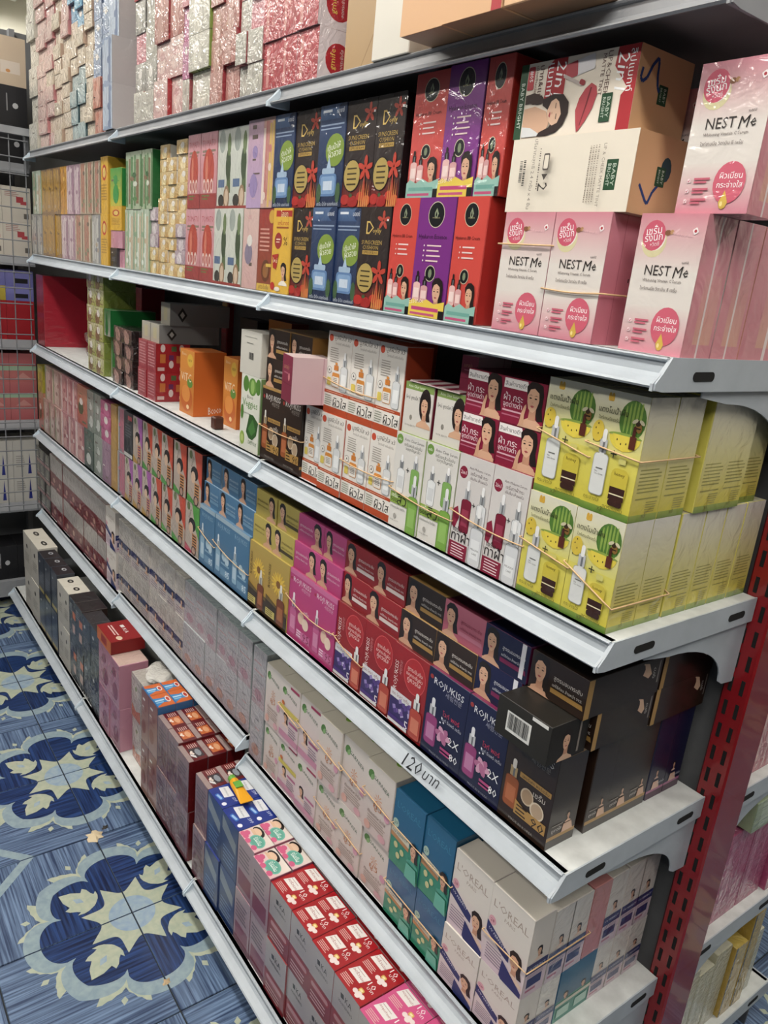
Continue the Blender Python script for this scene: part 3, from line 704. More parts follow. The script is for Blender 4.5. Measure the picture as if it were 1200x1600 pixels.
simple('pinky', 'dusty pink text box', 'd3a9a4', 'd9b8b0', 5, band='8a7f95')
simple('stripe_pink', 'pink striped box in shiny film', 'd2a298', 'e6ccc0', 6, fn=d_stripes('cfa296', ['e8d4c8', 'c97f7a', 'd9b45a'], 6))
simple('green_tall', 'tall pale green box with dark green side', 'b9c4a8', '9fb39a', 7, side='15702e', fn=d_stripes('a9b899', ['8a6f52', '5d8a54', 'cfd6c4', '3f6b3c'], 7))
simple('green_pale', 'tall pale mint box in clear film', 'c3cfbd', 'a9bfa6', 8, side='8fae8c', fn=d_stripes('bccbb6', ['dfe6da', '94b08e', 'cbb79a'], 8))
simple('gold_small', 'small gold box in shiny film', 'c99a4a', 'd9bd84', 9, dims=(.05, .035, .06), M=FILM, side='e3ded2', band='e6d09a')
simple('lilac_small', 'small mauve box in shiny film', 'a892a0', 'c0adb4', 10, dims=(.05, .035, .06), M=FILM, side='8a2a6a', band='d9ccd0')
simple('brown_gold', 'tall brown and gold box in film', '8f6a42', 'a3835c', 11, fn=d_stripes('8f6d48', ['b08a44', '75593f', 'b59c7c', 'bd9238'], 11), side='b58a1c')
simple('orange_gold', 'tall golden orange box', 'd99a1c', 'e0ac3a', 12, fn=d_stripes('d69c22', ['e6b84a', 'c98a1c', 'b88438'], 12), side='d99c14')
simple('lilac_tall', 'tall dusty lilac box in film', 'b893a6', 'c9aeb8', 13, fn=d_stripes('b594a4', ['cdb6bf', 'a67f95', 'd8c5c8'], 13))
simple('floral', 'tall brown floral box in film', 'a8927a', 'c2b09a', 14, fn=d_stripes('ab9a84', ['7d6a58', 'cfc0a8', 'b87f6a', '8a8a6a'], 14))
simple('grey_tall', 'tall grey box in clear film', 'a3a29c', 'b9b7b0', 15, fn=d_stripes('a09f9b', ['c4c3be', '868890', 'b5a48c'], 15))
simple('yellow_tall', 'tall bright yellow box with red seal', 'e6b414', 'edc63a', 16, side='d9a60e', fn=lambda d: (d.rect(0, 0, 1, 1, 'e3b012'), d.ell(.5, .72, .3, .3, 'c2301f'), d.ell(.5, .72, .2, .2, 'e8c860'), d.lines(.1, .9, .5, 6, .05, 'b88a1a')))
simple('green_yellow', 'yellow and green small box', 'c9c22a', '3f9a34', 17, side='1f8a3a', band='2f9a3c', dims=(.06, .07, .08))
simple('pink_small', 'small pink box with barcode', 'd9a0b4', 'c98a9c', 18, dims=(.06, .04, .06))

# ---- third shelf
def d_peel(d):
    d.rect(0, 0, 1, 1, 'e4ded6'); d.ell(.12, .92, .09, .09, 'cc4a2c', 14); d.text('มูสผิวใส x3', .60, .93, .68, '5a5048'); d.text('วิตามินซี เซรั่มเข้มข้น', .6, .865, .6, '8a8078')
    d.lines(.12, .5, .80, 7, .027, 'a29a92', .2)
    d.ell(.14, .53, .09, .09, '3a3634', 12); d.ell(.14, .53, .08, .08, 'e9e4dd', 12); d.poly([(.14, .555), (.11, .52), (.17, .52)], '4a4644')
    d.rrect(.15, .39, .16, .2, 'dcc44a', .2); d.rrect(.42, .42, .3, .36, 'd98a2c', .15); d.rrect(.42, .40, .27, .25, 'ece6dc', .1); d.rect(.33, .54, .51, .60, 'cf7a1e'); d.rrect(.42, .62, .1, .06, 'd98a2c', .4); d.lines(.32, .52, .44, 4, .02, '9a9088')
    d.dropper(.76, .305, .26, .47, 'd8dadb', 'b4b8bc', 'f2f2f2', 'eef0f0', '9a9c9e')
    d.rect(0, 0, 1, .285, 'b8481f'); d.rect(0, .085, 1, .245, 'e9e3da'); d.rect(.02, .10, .35, .23, 'd9d4cc'); d.lines(.05, .33, .215, 5, .027, '8a8f7a', .2); d.text('ผิวใส', .68, .165, .56, '2a2522', hmax=.26); d.rect(.1, .262, .8, .27, 'e3a98c'); d.text('เพื่อผิวใส x 3 เท่า', .6, .105, .4, '6a6058')
kind('peel', 'white serum box with orange base band', (.072, .147, .055), dict(front='e4ded6', side='c4481f', top='d9562a', bottom='b8481f'), d_peel, None, name='serum_box')
def d_acne(d):
    d.rect(0, 0, 1, 1, 'e3dfd8', 'd6d3ce'); d.ell(.13, .93, .11, .11, '6f9a3c', 14); d.text('เซรั่ม', .13, .93, .12, 'f2f4ea'); d.text('Acne Clear Serum', .62, .945, .66, '5a5a54'); d.text('เซรั่มลดสิวเข้มข้น', .60, .895, .6, '6a6a62'); d.text('จบทุกปัญหาสิว', .6, .85, .5, '7a7a72')
    d.dropper(.28, .38, .24, .40, 'e8eaea', '8a8d90', 'ececec', 'd4d6d8', '8e9092'); d.text('+', .50, .64, .11, '3a3a38')
    d.dropper(.76, .42, .26, .40, '7fae54', 'a8abb0', 'ececec', None, '5d8a38')
    d.rect(0, .25, .62, .37, '8aa83c'); d.text('เซรั่ม', .16, .34, .22, 'f0f2e4'); d.text('รอย', .14, .29, .24, '2e3a1c'); d.text('สิว', .42, .31, .32, '2a2a26', hmax=.26); d.text('นวัตกรรมใหม่ ใสไร้สิว', .3, .215, .52, '5a5a54')
    d.ell(.22, .12, .05, .06, 'a9a59e', 8); d.text('ROYAL BEAUTY', .22, .07, .3, '7a766f')
    d.rrect(.80, .14, .34, .64, '86b04a', .1); d.dropper(.80, .0, .31, .62, '78a83c', 'b9bcc0', 'e6e6e6', '8fbb58', '5d8a2c')
kind('acne', 'white serum box with green bottles', (.075, .158, .055), dict(front='e0dcd6', side='8aa83c', top='7f9a3c'), d_acne, None, name='serum_box')
def d_melas(d):
    d.rect(0, 0, 1, 1, 'd8d3d0', 'cfcac8'); d.ell(.16, .83, .12, .13, '8c1f3c', 14); d.text('2in1', .16, .83, .16, 'f3e6e8'); d.text('Anti-Melasma Serum', .62, .89, .6, '6a5a5c', -0); d.text('เซรั่มทาฝ้ากระ', .62, .845, .5, '6a5a5c'); d.text('เข้มข้น เห็นผลไว', .62, .80, .5, '7a6a6c')
    d.poly([(0, .30), (0, .46), (.12, .5), (.2, .4), (.1, .28)], '8c1f3c')
    d.dropper(.36, .27, .27, .50, '7d1a34', 'a9acb0', 'ececec', '9c3550', '5d1024'); d.text('+', .57, .56, .1, '3a3a38'); d.dropper(.80, .30, .25, .46, 'dfe1e3', '9a9da0', 'ececec', None, '8e9092')
    d.text('เซรั่ม', .2, .285, .26, '3a2c2c'); d.text('ทาฝ้า', .32, .225, .56, '241a1c', hmax=.28); d.rect(0, 0, .55, .155, '8c1f3c'); d.lines(.08, .48, .13, 5, .026, 'e8cfd4', .18)
    d.dropper(.78, .0, .34, .58, 'd4d6da', 'b9bcc0', 'ececec', 'e6e8ea', '9a9c9e'); d.text('MELASMA', .78, .16, .24, '5a5a5c'); d.text('CARE', .78, .12, .14, '5a5a5c')
kind('melas', 'white serum box with crimson bottle', (.071, .157, .055), dict(front='d5d0cd', side='8c1f3c', top='8c1f3c'), d_melas, None, name='serum_box')
def d_crim(d):
    d.rect(0, 0, 1, 1, '8a1638'); d.poly([(0, .76), (.62, .76), (.55, .97), (0, .97)], 'efe9e6'); d.text('สินค้าขายดี!', .28, .865, .5, '2a1c1e')
    d.text('ฝ้า กระ', .26, .58, .46, 'f0dfe3', hmax=.2); d.text('จุดด่างดำ', .26, .40, .46, 'f0dfe3', hmax=.18); d.rect(.03, .255, .5, .29, 'd9a9b5'); d.rect(.03, .16, .46, .19, 'b8627a')
    d.poly([(.5, 0), (.54, .14), (.66, .22), (.82, .22), (.95, .14), (1, 0)], 'd9a888'); d.lady(.73, .64, .46, top='d9a888'); d.poly([(.47, .02), (.50, .30), (.55, .46), (.585, .50), (.60, .44), (.575, .28), (.58, .04)], 'd2a07e')
kind('crim', 'crimson box with portrait of woman', (.076, .062, .10), dict(front='8a1638', side='7a1230', top='6d1029'), d_crim, None, name='cream_box')
def d_acnelady(d):
    d.rect(0, 0, 1, 1, 'd8d3cb'); d.rect(0, .86, 1, 1, '7f9a4a'); d.text('Acne Clear Serum', .4, .93, .6, 'eef2e2'); d.text('ใหม่ สูตรใส ไร้สิว', .36, .70, .62, '3a3a36', hmax=.16); d.text('ROYAL BEAUTY', .28, .16, .36, '8a857c'); d.ell(.28, .32, .05, .06, '8a857c', 8)
    d.ell(.74, .62, .2, .34, '2a1f1e'); d.lady(.73, .60, .38, top='d9a987')
kind('acnelady', 'white box with green stripe and portrait', (.074, .08, .055), dict(front='d8d3cb', side='7a1f34', top='c9b8b0'), d_acnelady, None, name='serum_box')
def d_melon(d):
    d.rect(0, .5, 1, 1, 'd9d36a', 'dcd9c6'); d.rect(0, 0, 1, .5, 'd6c60c', 'd9d050'); d.rect(0, 0, 1, .06, '4f7a1e', '7f9a2c')
    d.rrect(.27, .935, .12, .09, 'd9a81c', .3); d.ell(.24, .955, .03, .05, 'd9a81c', 8); d.ell(.30, .955, .03, .05, 'd9a81c', 8)
    d.ell(.74, .80, .25, .30, '4c7a24'); 
    for k in range(5): d.ell(.60 + .07 * k, .80 + .01 * k, .022, .27 - .03 * abs(k - 2), '89a83c', 10)
    d.ell(.66, .66, .30, .22, 'e0cc24', 16, 180, 360); d.ell(.66, .665, .32, .05, '8aa638', 14, 0, 180)
    d.poly([(.42, .67), (.86, .67), (.80, .58), (.66, .54), (.52, .58)], 'e6cf2a')
    for (x, y) in ((.52, .63), (.60, .60), (.70, .61), (.08, .66), (.14, .62), (.11, .70), (.16, .72), (.07, .58)): d.ell(x, y, .012, .018, '3a3416', 6)
    d.ell(.13, .66, .12, .17, 'd9bc1e'); 
    for (x, y) in ((.08, .68), (.14, .64), (.12, .72)): d.ell(x, y, .011, .017, '3a3416', 6)
    d.text('แตงโมน้ำผึ้ง', .36, .845, .58, '3a3a1e', hmax=.13); d.text('ไวท์เทนนิ่งเซรั่ม', .30, .775, .42, '5a5a2e')
    d.ell(.88, .76, .06, .09, '8a6424', 10, rot=20); d.ell(.86, .79, .05, .05, '3a2a14', 8); d.ell(.80, .80, .06, .03, 'cfc6a4', 8, rot=30); d.ell(.93, .80, .06, .03, 'cfc6a4', 8, rot=-30); d.rect(.84, .745, .92, .755, '2a1c0e')
    d.rect(.76, .58, .88, .68, '5a2414'); d.rect(.79, .68, .85, .73, '4a1c10'); d.ell(.82, .74, .03, .05, '4a1c10', 8)
    d.dropper(.29, .15, .27, .54, 'dcdedc', 'b9bcc0', 'ececea', None, 'aaaca8'); d.rect(.22, .36, .36, .37, '6a6a66'); d.text('Vita\nCare Serum', .29, .33, .18, '5a5a56'); d.text('+', .52, .51, .12, '3a3a26')
    d.rrect(.71, .47, .14, .1, 'cfc96a', .2); d.rrect(.71, .28, .33, .50, 'cdbb1c', .3); d.rect(.56, .20, .86, .255, '3a1c14'); d.rect(.56, .15, .86, .19, '3a1c14'); d.rrect(.71, .125, .28, .1, '3a1c14', .4); d.rect(.57, .19, .85, .2, 'e9dfb8'); d.text('honey', .71, .36, .2, '6a5a14')
    d.text('กระจ่างใส', .24, .115, .32, '6a6416'); d.text('สูตรเข้มข้น', .68, .075, .4, '6a6416'); d.text('x3', .44, .05, .1, '5a5a1e')
def d_melon_side(d):
    d.rect(0, .5, 1, 1, 'd9cf8a', 'ddd8cf'); d.rect(0, .05, 1, .5, 'd6c51f', 'd9cf8a'); d.rect(0, 0, 1, .06, '6f8a2c', '9aa83c')
    d.lines(.1, .92, .43, 7, .03, '9a9440', .17); d.rect(.1, .19, .9, .2, '9a9440'); d.lines(.5, .92, .16, 5, .02, 'a39c48', .2); d.text('x3', .5, .05, .14, '7a7a2c')
kind('melon', 'yellow watermelon serum box', (.075, .145, .054), dict(front='d9cf4a', side='d9cf6a', top='d9d2b0', bottom='6f8a2c'), d_melon, d_melon_side, M=WRAP, name='serum_box')
kind('melon_side', 'yellow watermelon serum box, side panel showing', (.075, .145, .054), dict(front='d9cf4a', side='d9cf6a', top='d9d2b0', bottom='6f8a2c'), None, d_melon_side, M=WRAP, name='serum_box')
# ---- serum cartons of the fourth shelf
def roju_text(d, c, y=.86, cx=.5): d.text('ROJUKISS', cx, y, .74, c); d.text('세럼전문', cx + .12, y - .065, .42, c)
def d_rbrown(d):
    d.rect(0, 0, 1, 1, '2e1d14', '35241a'); d.rect(0, .965, 1, 1, 'b58a42'); d.ell(.09, .86, .045, .045, 'a8322a', 8); d.text('ROJUKISS', .55, .855, .72, 'e4ddd6'); d.text('세럼전문', .68, .79, .38, '9a8f86')
    d.dropper(.2, .16, .26, .52, '9a4f1e', 'b59a6a', 'ddd8d0', 'b5663a', '6d3410'); d.rect(.33, .54, .96, .595, 'b0853c'); d.text('เพอร์เฟค พอร์เซลิน', .65, .567, .54, '2a1c10'); d.text('เซรั่ม', .75, .475, .24, 'd8cfc4')
    d.ell(.53, .39, .13, .15, 'c9b496'); d.ell(.53, .39, .105, .125, 'a88a6a'); d.ell(.75, .32, .14, .15, 'd6c6ac'); d.ell(.75, .32, .115, .125, 'b59a7c')
    d.poly([(.32, .14), (.32, .29), (.5, .25), (.96, .25), (.96, .14)], 'b0853c'); d.text('90', .80, .185, .26, '1d140c', hmax=.16); d.lines(.36, .58, .245, 3, .04, '3a2814', .2); d.text('MADE IN KOREA', .5, .06, .5, '9a8f86')
def d_rbrown_side(d):
    d.rect(0, 0, 1, 1, '2b1c14', '302018'); d.rect(0, .965, 1, 1, 'b58a42'); d.rect(0, .09, 1, .13, 'b58a42'); d.rect(0, 0, 1, .09, '4a4440')
    d.lady(.68, .30, .16, top='e0b496'); d.poly([(.5, .13), (.54, .22), (.82, .22), (.9, .13)], 'e0b496'); d.text('ดูขาวใส', .3, .19, .36, 'e4ddd6'); d.rect(.12, .235, .5, .245, '9a8f86')
kind('rbrown', 'dark brown serum box with gold trim', (.088, .150, .058), dict(front='2e1d14', side='2b1c14', top='b58a42', bottom='4a4440'), d_rbrown, d_rbrown_side, M=GLOSS, name='serum_box')
kind('rbrown_s', 'dark brown serum box, side panel showing', (.088, .150, .05), dict(front='2e1d14', side='2b1c14', top='b58a42', bottom='4a4440'), None, d_rbrown_side, M=GLOSS, name='serum_box')
def d_rnavy(d):
    d.rect(0, 0, 1, 1, '16173a', '191b44'); d.ell(.08, .90, .045, .045, 'a8322a', 8); d.text('ROJUKISS', .52, .865, .74, 'e2e2e8'); d.text('세럼전문', .66, .80, .4, '9a9aae')
    d.dropper(.2, .12, .28, .56, '9a3a78', 'c4c6ca', 'e6e6ea', 'c07aa8', '6a2458'); d.text('ไวท์ พอร์', .66, .585, .42, 'd23a5a'); d.text('ไนท์ รีแพร์ เซรั่ม', .68, .515, .5, 'c9c9d6')
    for (x, y) in ((.45, .52), (.5, .48), (.42, .46)): d.ell(x, y, .02, .02, 'ececf2', 6)
    for k in range(6): d.ell(.52 + .07 * math.cos(k), .33 + .03 * math.sin(k), .13, .07, 'b86a94' if k % 2 else 'd8a0bc', 8, rot=60 * k)
    d.text('2X', .80, .33, .26, 'f2f2f4'); d.rect(.5, .17, .78, .2, 'b8427a'); d.rect(.5, .13, .74, .15, 'b8427a'); d.text('80', .84, .165, .2, 'f2f2f4'); d.text('MADE IN KOREA', .5, .055, .5, '8a8aa0')
def d_rnavy_side(d):
    d.rect(0, 0, 1, 1, '141638', '181a40'); d.rect(0, .965, 1, 1, '8a1a52'); d.rect(0, .08, 1, .11, 'b86a94'); d.rect(0, 0, 1, .08, '4a1a3c'); d.lady(.45, .30, .18, top='e0b8a0'); d.poly([(.25, .11), (.3, .2), (.6, .2), (.7, .11)], 'e0b8a0'); d.text('กระจ่างใส', .75, .17, .4, 'dcdce6')
kind('rnavy', 'navy serum box with pink bottle', (.088, .150, .058), dict(front='17183c', side='141638', top='7a1a4c', bottom='2a1a3c'), d_rnavy, d_rnavy_side, M=GLOSS, name='serum_box')
kind('rnavy_s', 'navy serum box, side panel showing', (.088, .150, .05), dict(front='17183c', side='141638', top='7a1a4c', bottom='2a1a3c'), None, d_rnavy_side, M=GLOSS, name='serum_box')
def d_rred(d):
    d.rect(0, 0, 1, 1, '8c1218', 'a0161c'); d.text('ROJUKISS', .13, .62, .60, 'e8dcd8', 90); d.text('세럼전문', .24, .74, .3, 'c88a88', 90)
    d.ell(.64, .74, .31, .36, 'd85050'); d.ell(.64, .74, .295, .345, 'b51f24'); d.text('สูตรเข้มข้น', .64, .80, .42, 'f0d4cc'); d.text('ยกกระชับผิว', .64, .74, .46, 'f0d4cc'); d.text('คู่ควรใส', .64, .675, .38, 'f0d4cc')
    d.poly([(.02, .34), (.02, .44), (.64, .44), (.64, .37), (.5, .34)], 'dcdce0'); d.text('เรด โกลว์ เซรั่ม', .32, .395, .5, '8c1218')
    d.rect(.02, .07, .66, .34, '3a2a66'); 
    r = random.Random(2)
    for k in range(14): 
        x, y = r.uniform(.1, .6), r.uniform(.12, .33); d.poly([(x, y), (x + .08, y + .03), (x + .05, y + .07), (x - .03, y + .05)], r.choice(['7a5aa8', '9a84c4', '5a3f8c', 'c4b4dc']))
    d.rect(.02, .07, .6, .12, '4a2a7c'); d.rect(.02, .025, .6, .065, 'e2dede'); d.text('5', .56, .11, .1, 'f2e8ee')
    d.dropper(.80, .03, .31, .56, 'b8402c', 'd8d6d6', 'ececec', 'd87a5c', '7a1814')
kind('rred', 'red serum box with upright lettering', (.088, .150, .11), dict(front='94141a', side='7d1016', top='6d0e14'), d_rred, None, M=GLOSS, name='serum_box')
def d_rpink(d):
    d.rect(0, 0, 1, 1, 'b82f70', 'bf3c7c'); d.rect(0, .93, 1, 1, 'cf6a9c'); d.ell(.08, .86, .04, .04, 'a82240', 8); d.text('ROJUKISS', .52, .855, .72, 'f0dfe6'); d.text('세럼전문', .68, .79, .36, 'e0a8c0')
    d.dropper(.22, .08, .26, .60, 'c85a90', 'c9a8b8', 'f0e4ea', 'd884ac', '9a2460'); d.ell(.56, .38, .13, .15, 'e6c0a8'); d.ell(.74, .33, .13, .15, 'ecd0ba'); d.text('เซรั่ม', .76, .5, .2, 'f0dfe6'); d.rect(.4, .08, .96, .2, 'cf6a9c'); d.text('95', .80, .14, .26, '8a1a4c'); d.lines(.42, .62, .18, 3, .035, 'f0dfe6', .2)
kind('rpink', 'magenta serum box with pink bottle', (.085, .150, .11), dict(front='b82f70', side='9a2460', top='b0396f'), d_rpink, None, M=GLOSS, name='serum_box')
def d_ryel(d):
    d.rect(0, .28, 1, 1, 'b88f2c', 'b59a3e'); 
    for k in range(18): d.ell(.55 + .17 * math.cos(k * .35), .62 + .09 * math.sin(k * .35), .17, .035, 'dbae14' if k % 2 else 'e6c02c', 8, rot=20 * k)
    d.ell(.55, .62, .1, .1, '8a5a14', 10); d.text('ROJUKISS', .14, .66, .62, '5a4414', 90); d.rect(0, 0, 1, .28, '3a2a16'); d.poly([(0, .28), (0, .36), (1, .22), (1, .28)], '6a5220')
    d.dropper(.70, .03, .32, .62, '7a3a14', 'c4bca8', 'e8e4da', 'a86434', '4a2408'); d.rect(.03, .05, .46, .16, 'c9b85a'); d.lines(.06, .42, .14, 3, .03, '5a4a1c', .2)
kind('ryel', 'yellow serum box with sunflower bottle', (.085, .150, .12), dict(front='b89a34', side='cdb04a', top='b09a3c'), d_ryel, None, M=GLOSS, name='serum_box')
def d_rblue(d):
    d.rect(0, 0, 1, 1, '3f6f96', '47779c'); d.rect(0, .93, 1, 1, '9db4c4'); d.text('ROJUKISS', .52, .84, .7, '8fb0c8'); d.dropper(.22, .1, .26, .60, '8fb4cc', 'b4c4d0', 'e0e8ee', 'b4ccdc', '5a86a8'); d.ell(.58, .40, .12, .14, 'a8c4d4'); d.ell(.76, .36, .12, .14, 'b8d0de'); d.rect(.4, .08, .95, .2, '6a94b4'); d.text('85', .80, .14, .24, 'dce8f0'); d.rect(.42, .26, .9, .29, '86aac4')
kind('rblue', 'steel blue serum box with pale bottle', (.085, .150, .12), dict(front='3f6f96', side='54809f', top='5d86a4'), d_rblue, None, M=GLOSS, name='serum_box')
def d_small(c, c2, tc, bandc, t1='สูตรมอบกระชับ', t2='แค่ใช้ก่อน ล้างหน้า 90%', lx=.2, num=None, top=None):
    def fn(d):
        d.rect(0, 0, 1, 1, c, c2)
        d.poly([(lx - .15, 0), (lx - .13, .12), (lx - .04, .2), (lx + .07, .2), (lx + .15, .1), (lx + .17, 0)], 'd2a080'); d.lady(lx, .60, .34, top='d2a080')
        tx = .68 if lx < .5 else .32
        d.text(t1, tx, .60, .5, tc, hmax=.12); d.text(t2, tx, .43, .52, tc, hmax=.09)
        if bandc: d.poly([(tx - .28, .22), (tx - .28, .34), (tx + .28, .34), (tx + .3, .22)], bandc)
        if num: d.text(num, .88, .58, .09, tc)
    return fn
kind('s_yel', 'small yellow box with portrait', (.085, .057, .14), dict(front='b7a440', side='a8953a', top='a08f3a'), d_small('b39f3c', 'bba848', '4a3f14', '4a3c1a', lx=.22), None, M=GLOSS, name='sachet_box')
kind('s_yel2', 'small yellow box with portrait at right', (.085, .057, .14), dict(front='b7a440', side='a8953a', top='a08f3a'), d_small('b39f3c', 'bba848', '4a3f14', None, lx=.74), None, M=GLOSS, name='sachet_box')
kind('s_pink', 'small magenta box with portrait', (.085, .057, .14), dict(front='bf3a78', side='9a2460', top='a8346a'), d_small('b5316f', 'c24484', 'f0d8e2', None, lx=.22), None, M=GLOSS, name='sachet_box')
kind('s_pink2', 'small magenta box with portrait at right', (.085, .057, .14), dict(front='bf3a78', side='9a2460', top='a8346a'), d_small('b5316f', 'c24484', 'f0d8e2', None, lx=.74), None, M=GLOSS, name='sachet_box')
kind('s_red', 'small dark red box with portrait', (.09, .057, .14), dict(front='9a151c', side='7d1016', top='6d0e14'), d_small('8f1219', '9d171e', 'f0dcd8', 'd8c9c4', lx=.18), None, M=GLOSS, name='sachet_box')
kind('s_brown', 'small dark brown box with portrait', (.09, .057, .14), dict(front='2e1d14', side='b58a42', top='b58a42'), d_small('2c1c13', '33221a', 'e4dcd4', 'a87f3a', lx=.18), None, M=GLOSS, name='sachet_box')
def d_sbrown_side(d):
    d.rect(0, 0, 1, 1, '2d1e16', '32221a'); d.rect(0, 0, .07, 1, 'b58a42'); d.poly([(.72, .95), (.80, .9), (.86, .6), (.82, .5), (.74, .62), (.66, .8)], 'dcb292'); d.ell(.70, .78, .05, .06, '2a1a14', 8); d.text('ดูขาว', .90, .6, .10, 'dcd4cc', 90); d.rect(.95, .3, .97, .9, '8a8078')
kind('s_brown_e', 'small dark brown box with gold end', (.10, .057, .16), dict(front='2e1d14', side='2d1e16', top='241710'), d_small('2c1c13', '33221a', 'e4dcd4', 'a87f3a', lx=.18), d_sbrown_side, M=GLOSS, name='sachet_box')
kind('s_rose', 'small light pink box with portrait', (.09, .057, .14), dict(front='bb5d74', side='8a2a44', top='6d1f34'), d_small('b8586e', 'c46a80', '8a1f3c', 'c4748a', lx=.18), None, M=GLOSS, name='sachet_box')
kind('s_navy', 'small navy box with portrait', (.09, .057, .14), dict(front='191b42', side='7a1a4c', top='16173a'), d_small('17193e', '1c1e48', 'e2e2ea', '7a1a4c', lx=.18, num='1'), None, M=GLOSS, name='sachet_box')
kind('s_blue', 'small steel blue box with portrait', (.088, .057, .14), dict(front='43739a', side='a8c0d0', top='7d9cb4'), d_small('3f6f96', '4a7aa0', 'c4d8e4', '6a94b4', lx=.2), None, M=GLOSS, name='sachet_box')
def d_barcode(d):
    d.rect(0, 0, 1, 1, '27241f', '2c2925'); d.rect(.2, .22, .66, .74, 'd8d8d4'); d.bars(.23, .3, .63, .70, 26, '1a1a1a'); d.rect(.66, .9, .95, .99, 'dcdcd8')
kind('barcode', 'small black box with white barcode', (.10, .062, .09), dict(front='27241f', side='2a2520', top='24211d'), d_barcode, lambda d: (d.rect(0, 0, 1, 1, '26211d'), d.lady(.45, .5, .3, top='dcb292'), d.rect(.75, .1, .8, .9, '8a8078')), M=CARTON, name='sachet_box')
def d_lips(c1, c2, c3, seed):
    def fn(d):
        r = random.Random(seed); d.rect(0, 0, 1, 1, 'b7a596', 'c2b3a8'); d.poly([(.45, 1), (1, 1), (1, .35), (.72, .55)], c1)
        d.ell(.22, .9, .12, .16, '6a7a4a', 8); d.text('beauty', .35, .78, .4, '5a4a40', 70); d.ell(.5, .58, .26, .26, '241c1a', 12); d.ell(.42, .50, .16, .22, 'dcb79a', 10); d.poly([(.25, .62), (.7, .68), (.75, .55), (.5, .6)], '2a201e')
        d.rect(.52, .12, .86, .42, 'cf8a4a'); 
        for k in range(5): d.rect(.56, .15 + .055 * k, .82, .175 + .055 * k, c3)
        d.poly([(0, 0), (0, .16), (.5, .06), (.5, 0)], c2); d.ell(.66, .09, .17, .19, '3a2a24', 12); d.ell(.66, .09, .12, .14, 'b88f7a', 10)
    return fn
simple('redgreen', 'red and green face mask box', 'c9482f', '2a201e', 21, side='2a1a18', fn=d_lips('cf4a2c', '4a9a3c', '2a2420', 21), name='mask_box', dims=(.07, .135, .10))
simple('greenred', 'face mask box with green top and portrait', '6f9a4a', '2a201e', 22, side='2a1a18', fn=d_lips('4fa23c', 'c2405a', '2a2420', 22), name='mask_box', dims=(.07, .135, .10))
simple('purplemask', 'purple face mask box with portrait', 'a85a9a', '2a201e', 23, side='3a1f3a', fn=d_lips('a85aa8', 'b88f3c', '6a2a7a', 23), name='mask_box', dims=(.06, .135, .10))
simple('darkmask', 'black face mask box with red tag', '2a2a2e', '3a3a3e', 24, fn=lambda d: (d.rect(0, 0, 1, 1, '29292d', '36363a'), d.rect(.45, .84, .9, .93, 'c23a44'), d.lines(.15, .85, .72, 5, .06, '5a5a60'), d.rect(.02, .02, .95, .1, 'c9c6c0')), name='mask_box', dims=(.06, .135, .10))
simple('greymask', 'silver grey face mask box', '8e8c90', 'a7a4a6', 25, fn=d_stripes('8d8b90', ['b4b0b2', '77767e', 'c46a80'], 25), name='mask_box', dims=(.06, .135, .10))
# ---- fifth shelf
def d_lor(d):
    d.rect(0, 0, 1, 1, 'd9d0c8', 'd9d3cb'); d.rect(0, 0, 1, .5, 'd8c0cc', 'd9cfc8'); d.text("L'OREAL", .5, .80, .84, 'a8988c', hmax=.17); d.text('PARIS', .5, .70, .26, 'a8988c'); d.ell(.11, .57, .09, .1, 'd9a0ac', 12); d.text('28', .11, .57, .09, '8a2a44')
    d.poly([(0, .40), (0, .54), (.60, .36), (.60, .26), (.45, .28)], '26306a'); d.text('UV PERFECT', .27, .42, .44, 'dfe0ea', -18); d.lines(.06, .5, .26, 6, .035, '8a7a8c', .2)
    d.lady(.74, .34, .34, top='e3c3ae'); d.poly([(.45, .03), (.47, .24), (.98, .06), (.98, 0), (.5, 0)], '26306a')
def d_lor_side(d):
    d.rect(0, 0, 1, 1, 'd5cbc2', 'd9d2ca'); d.lady(.5, .56, .3, top='e3c3ae'); d.rect(0, .30, 1, .43, '26306a'); d.text('UV PERFECT', .5, .365, .8, 'dfe0ea'); d.rect(0, 0, 1, .30, 'd2bcc6'); d.rect(.12, .12, .82, .24, '26306a'); d.rect(.12, .06, .6, .09, 'b86a84'); d.lines(.1, .85, .28, 2, .02, '8a7a8c', .2)
kind('lor', 'white sunscreen box with blue band', (.084, .145, .045), dict(front='d9d0c8', side='d5cbc2', top='dcd4c6'), d_lor, d_lor_side, M=CARTON, name='sunscreen_box')
kind('lor_s', 'white sunscreen box, end panel showing', (.084, .145, .042), dict(front='d9d0c8', side='d5cbc2', top='dcd4c6'), None, d_lor_side, M=WRAP, name='sunscreen_box')
def d_teal(d):
    d.rect(0, .42, 1, 1, '0d5c86', '0f638c'); d.rect(0, 0, 1, .42, '2c8a6a', '1f8a72'); d.text("L'OREAL", .5, .82, .8, '2f7ea2', hmax=.16); d.ell(.12, .56, .1, .11, 'a8c4b4', 12); d.text('29', .12, .56, .11, '1f3a44'); d.poly([(0, .42), (0, .50), (.62, .46), (.62, .38)], 'cfc9b4'); d.text('UV PERFECT', .3, .44, .5, '2a4a54'); d.poly([(0, .36), (0, .42), (.62, .38), (.62, .33)], 'b8814a')
    for (x, y) in ((.2, .28), (.42, .24), (.3, .16)): d.ell(x, y, .07, .08, 'c9c48a', 10)
    d.lady(.78, .40, .3, top='3f9a84'); d.poly([(.6, 0), (.62, .2), (.94, .2), (1, 0)], '5ab09a')
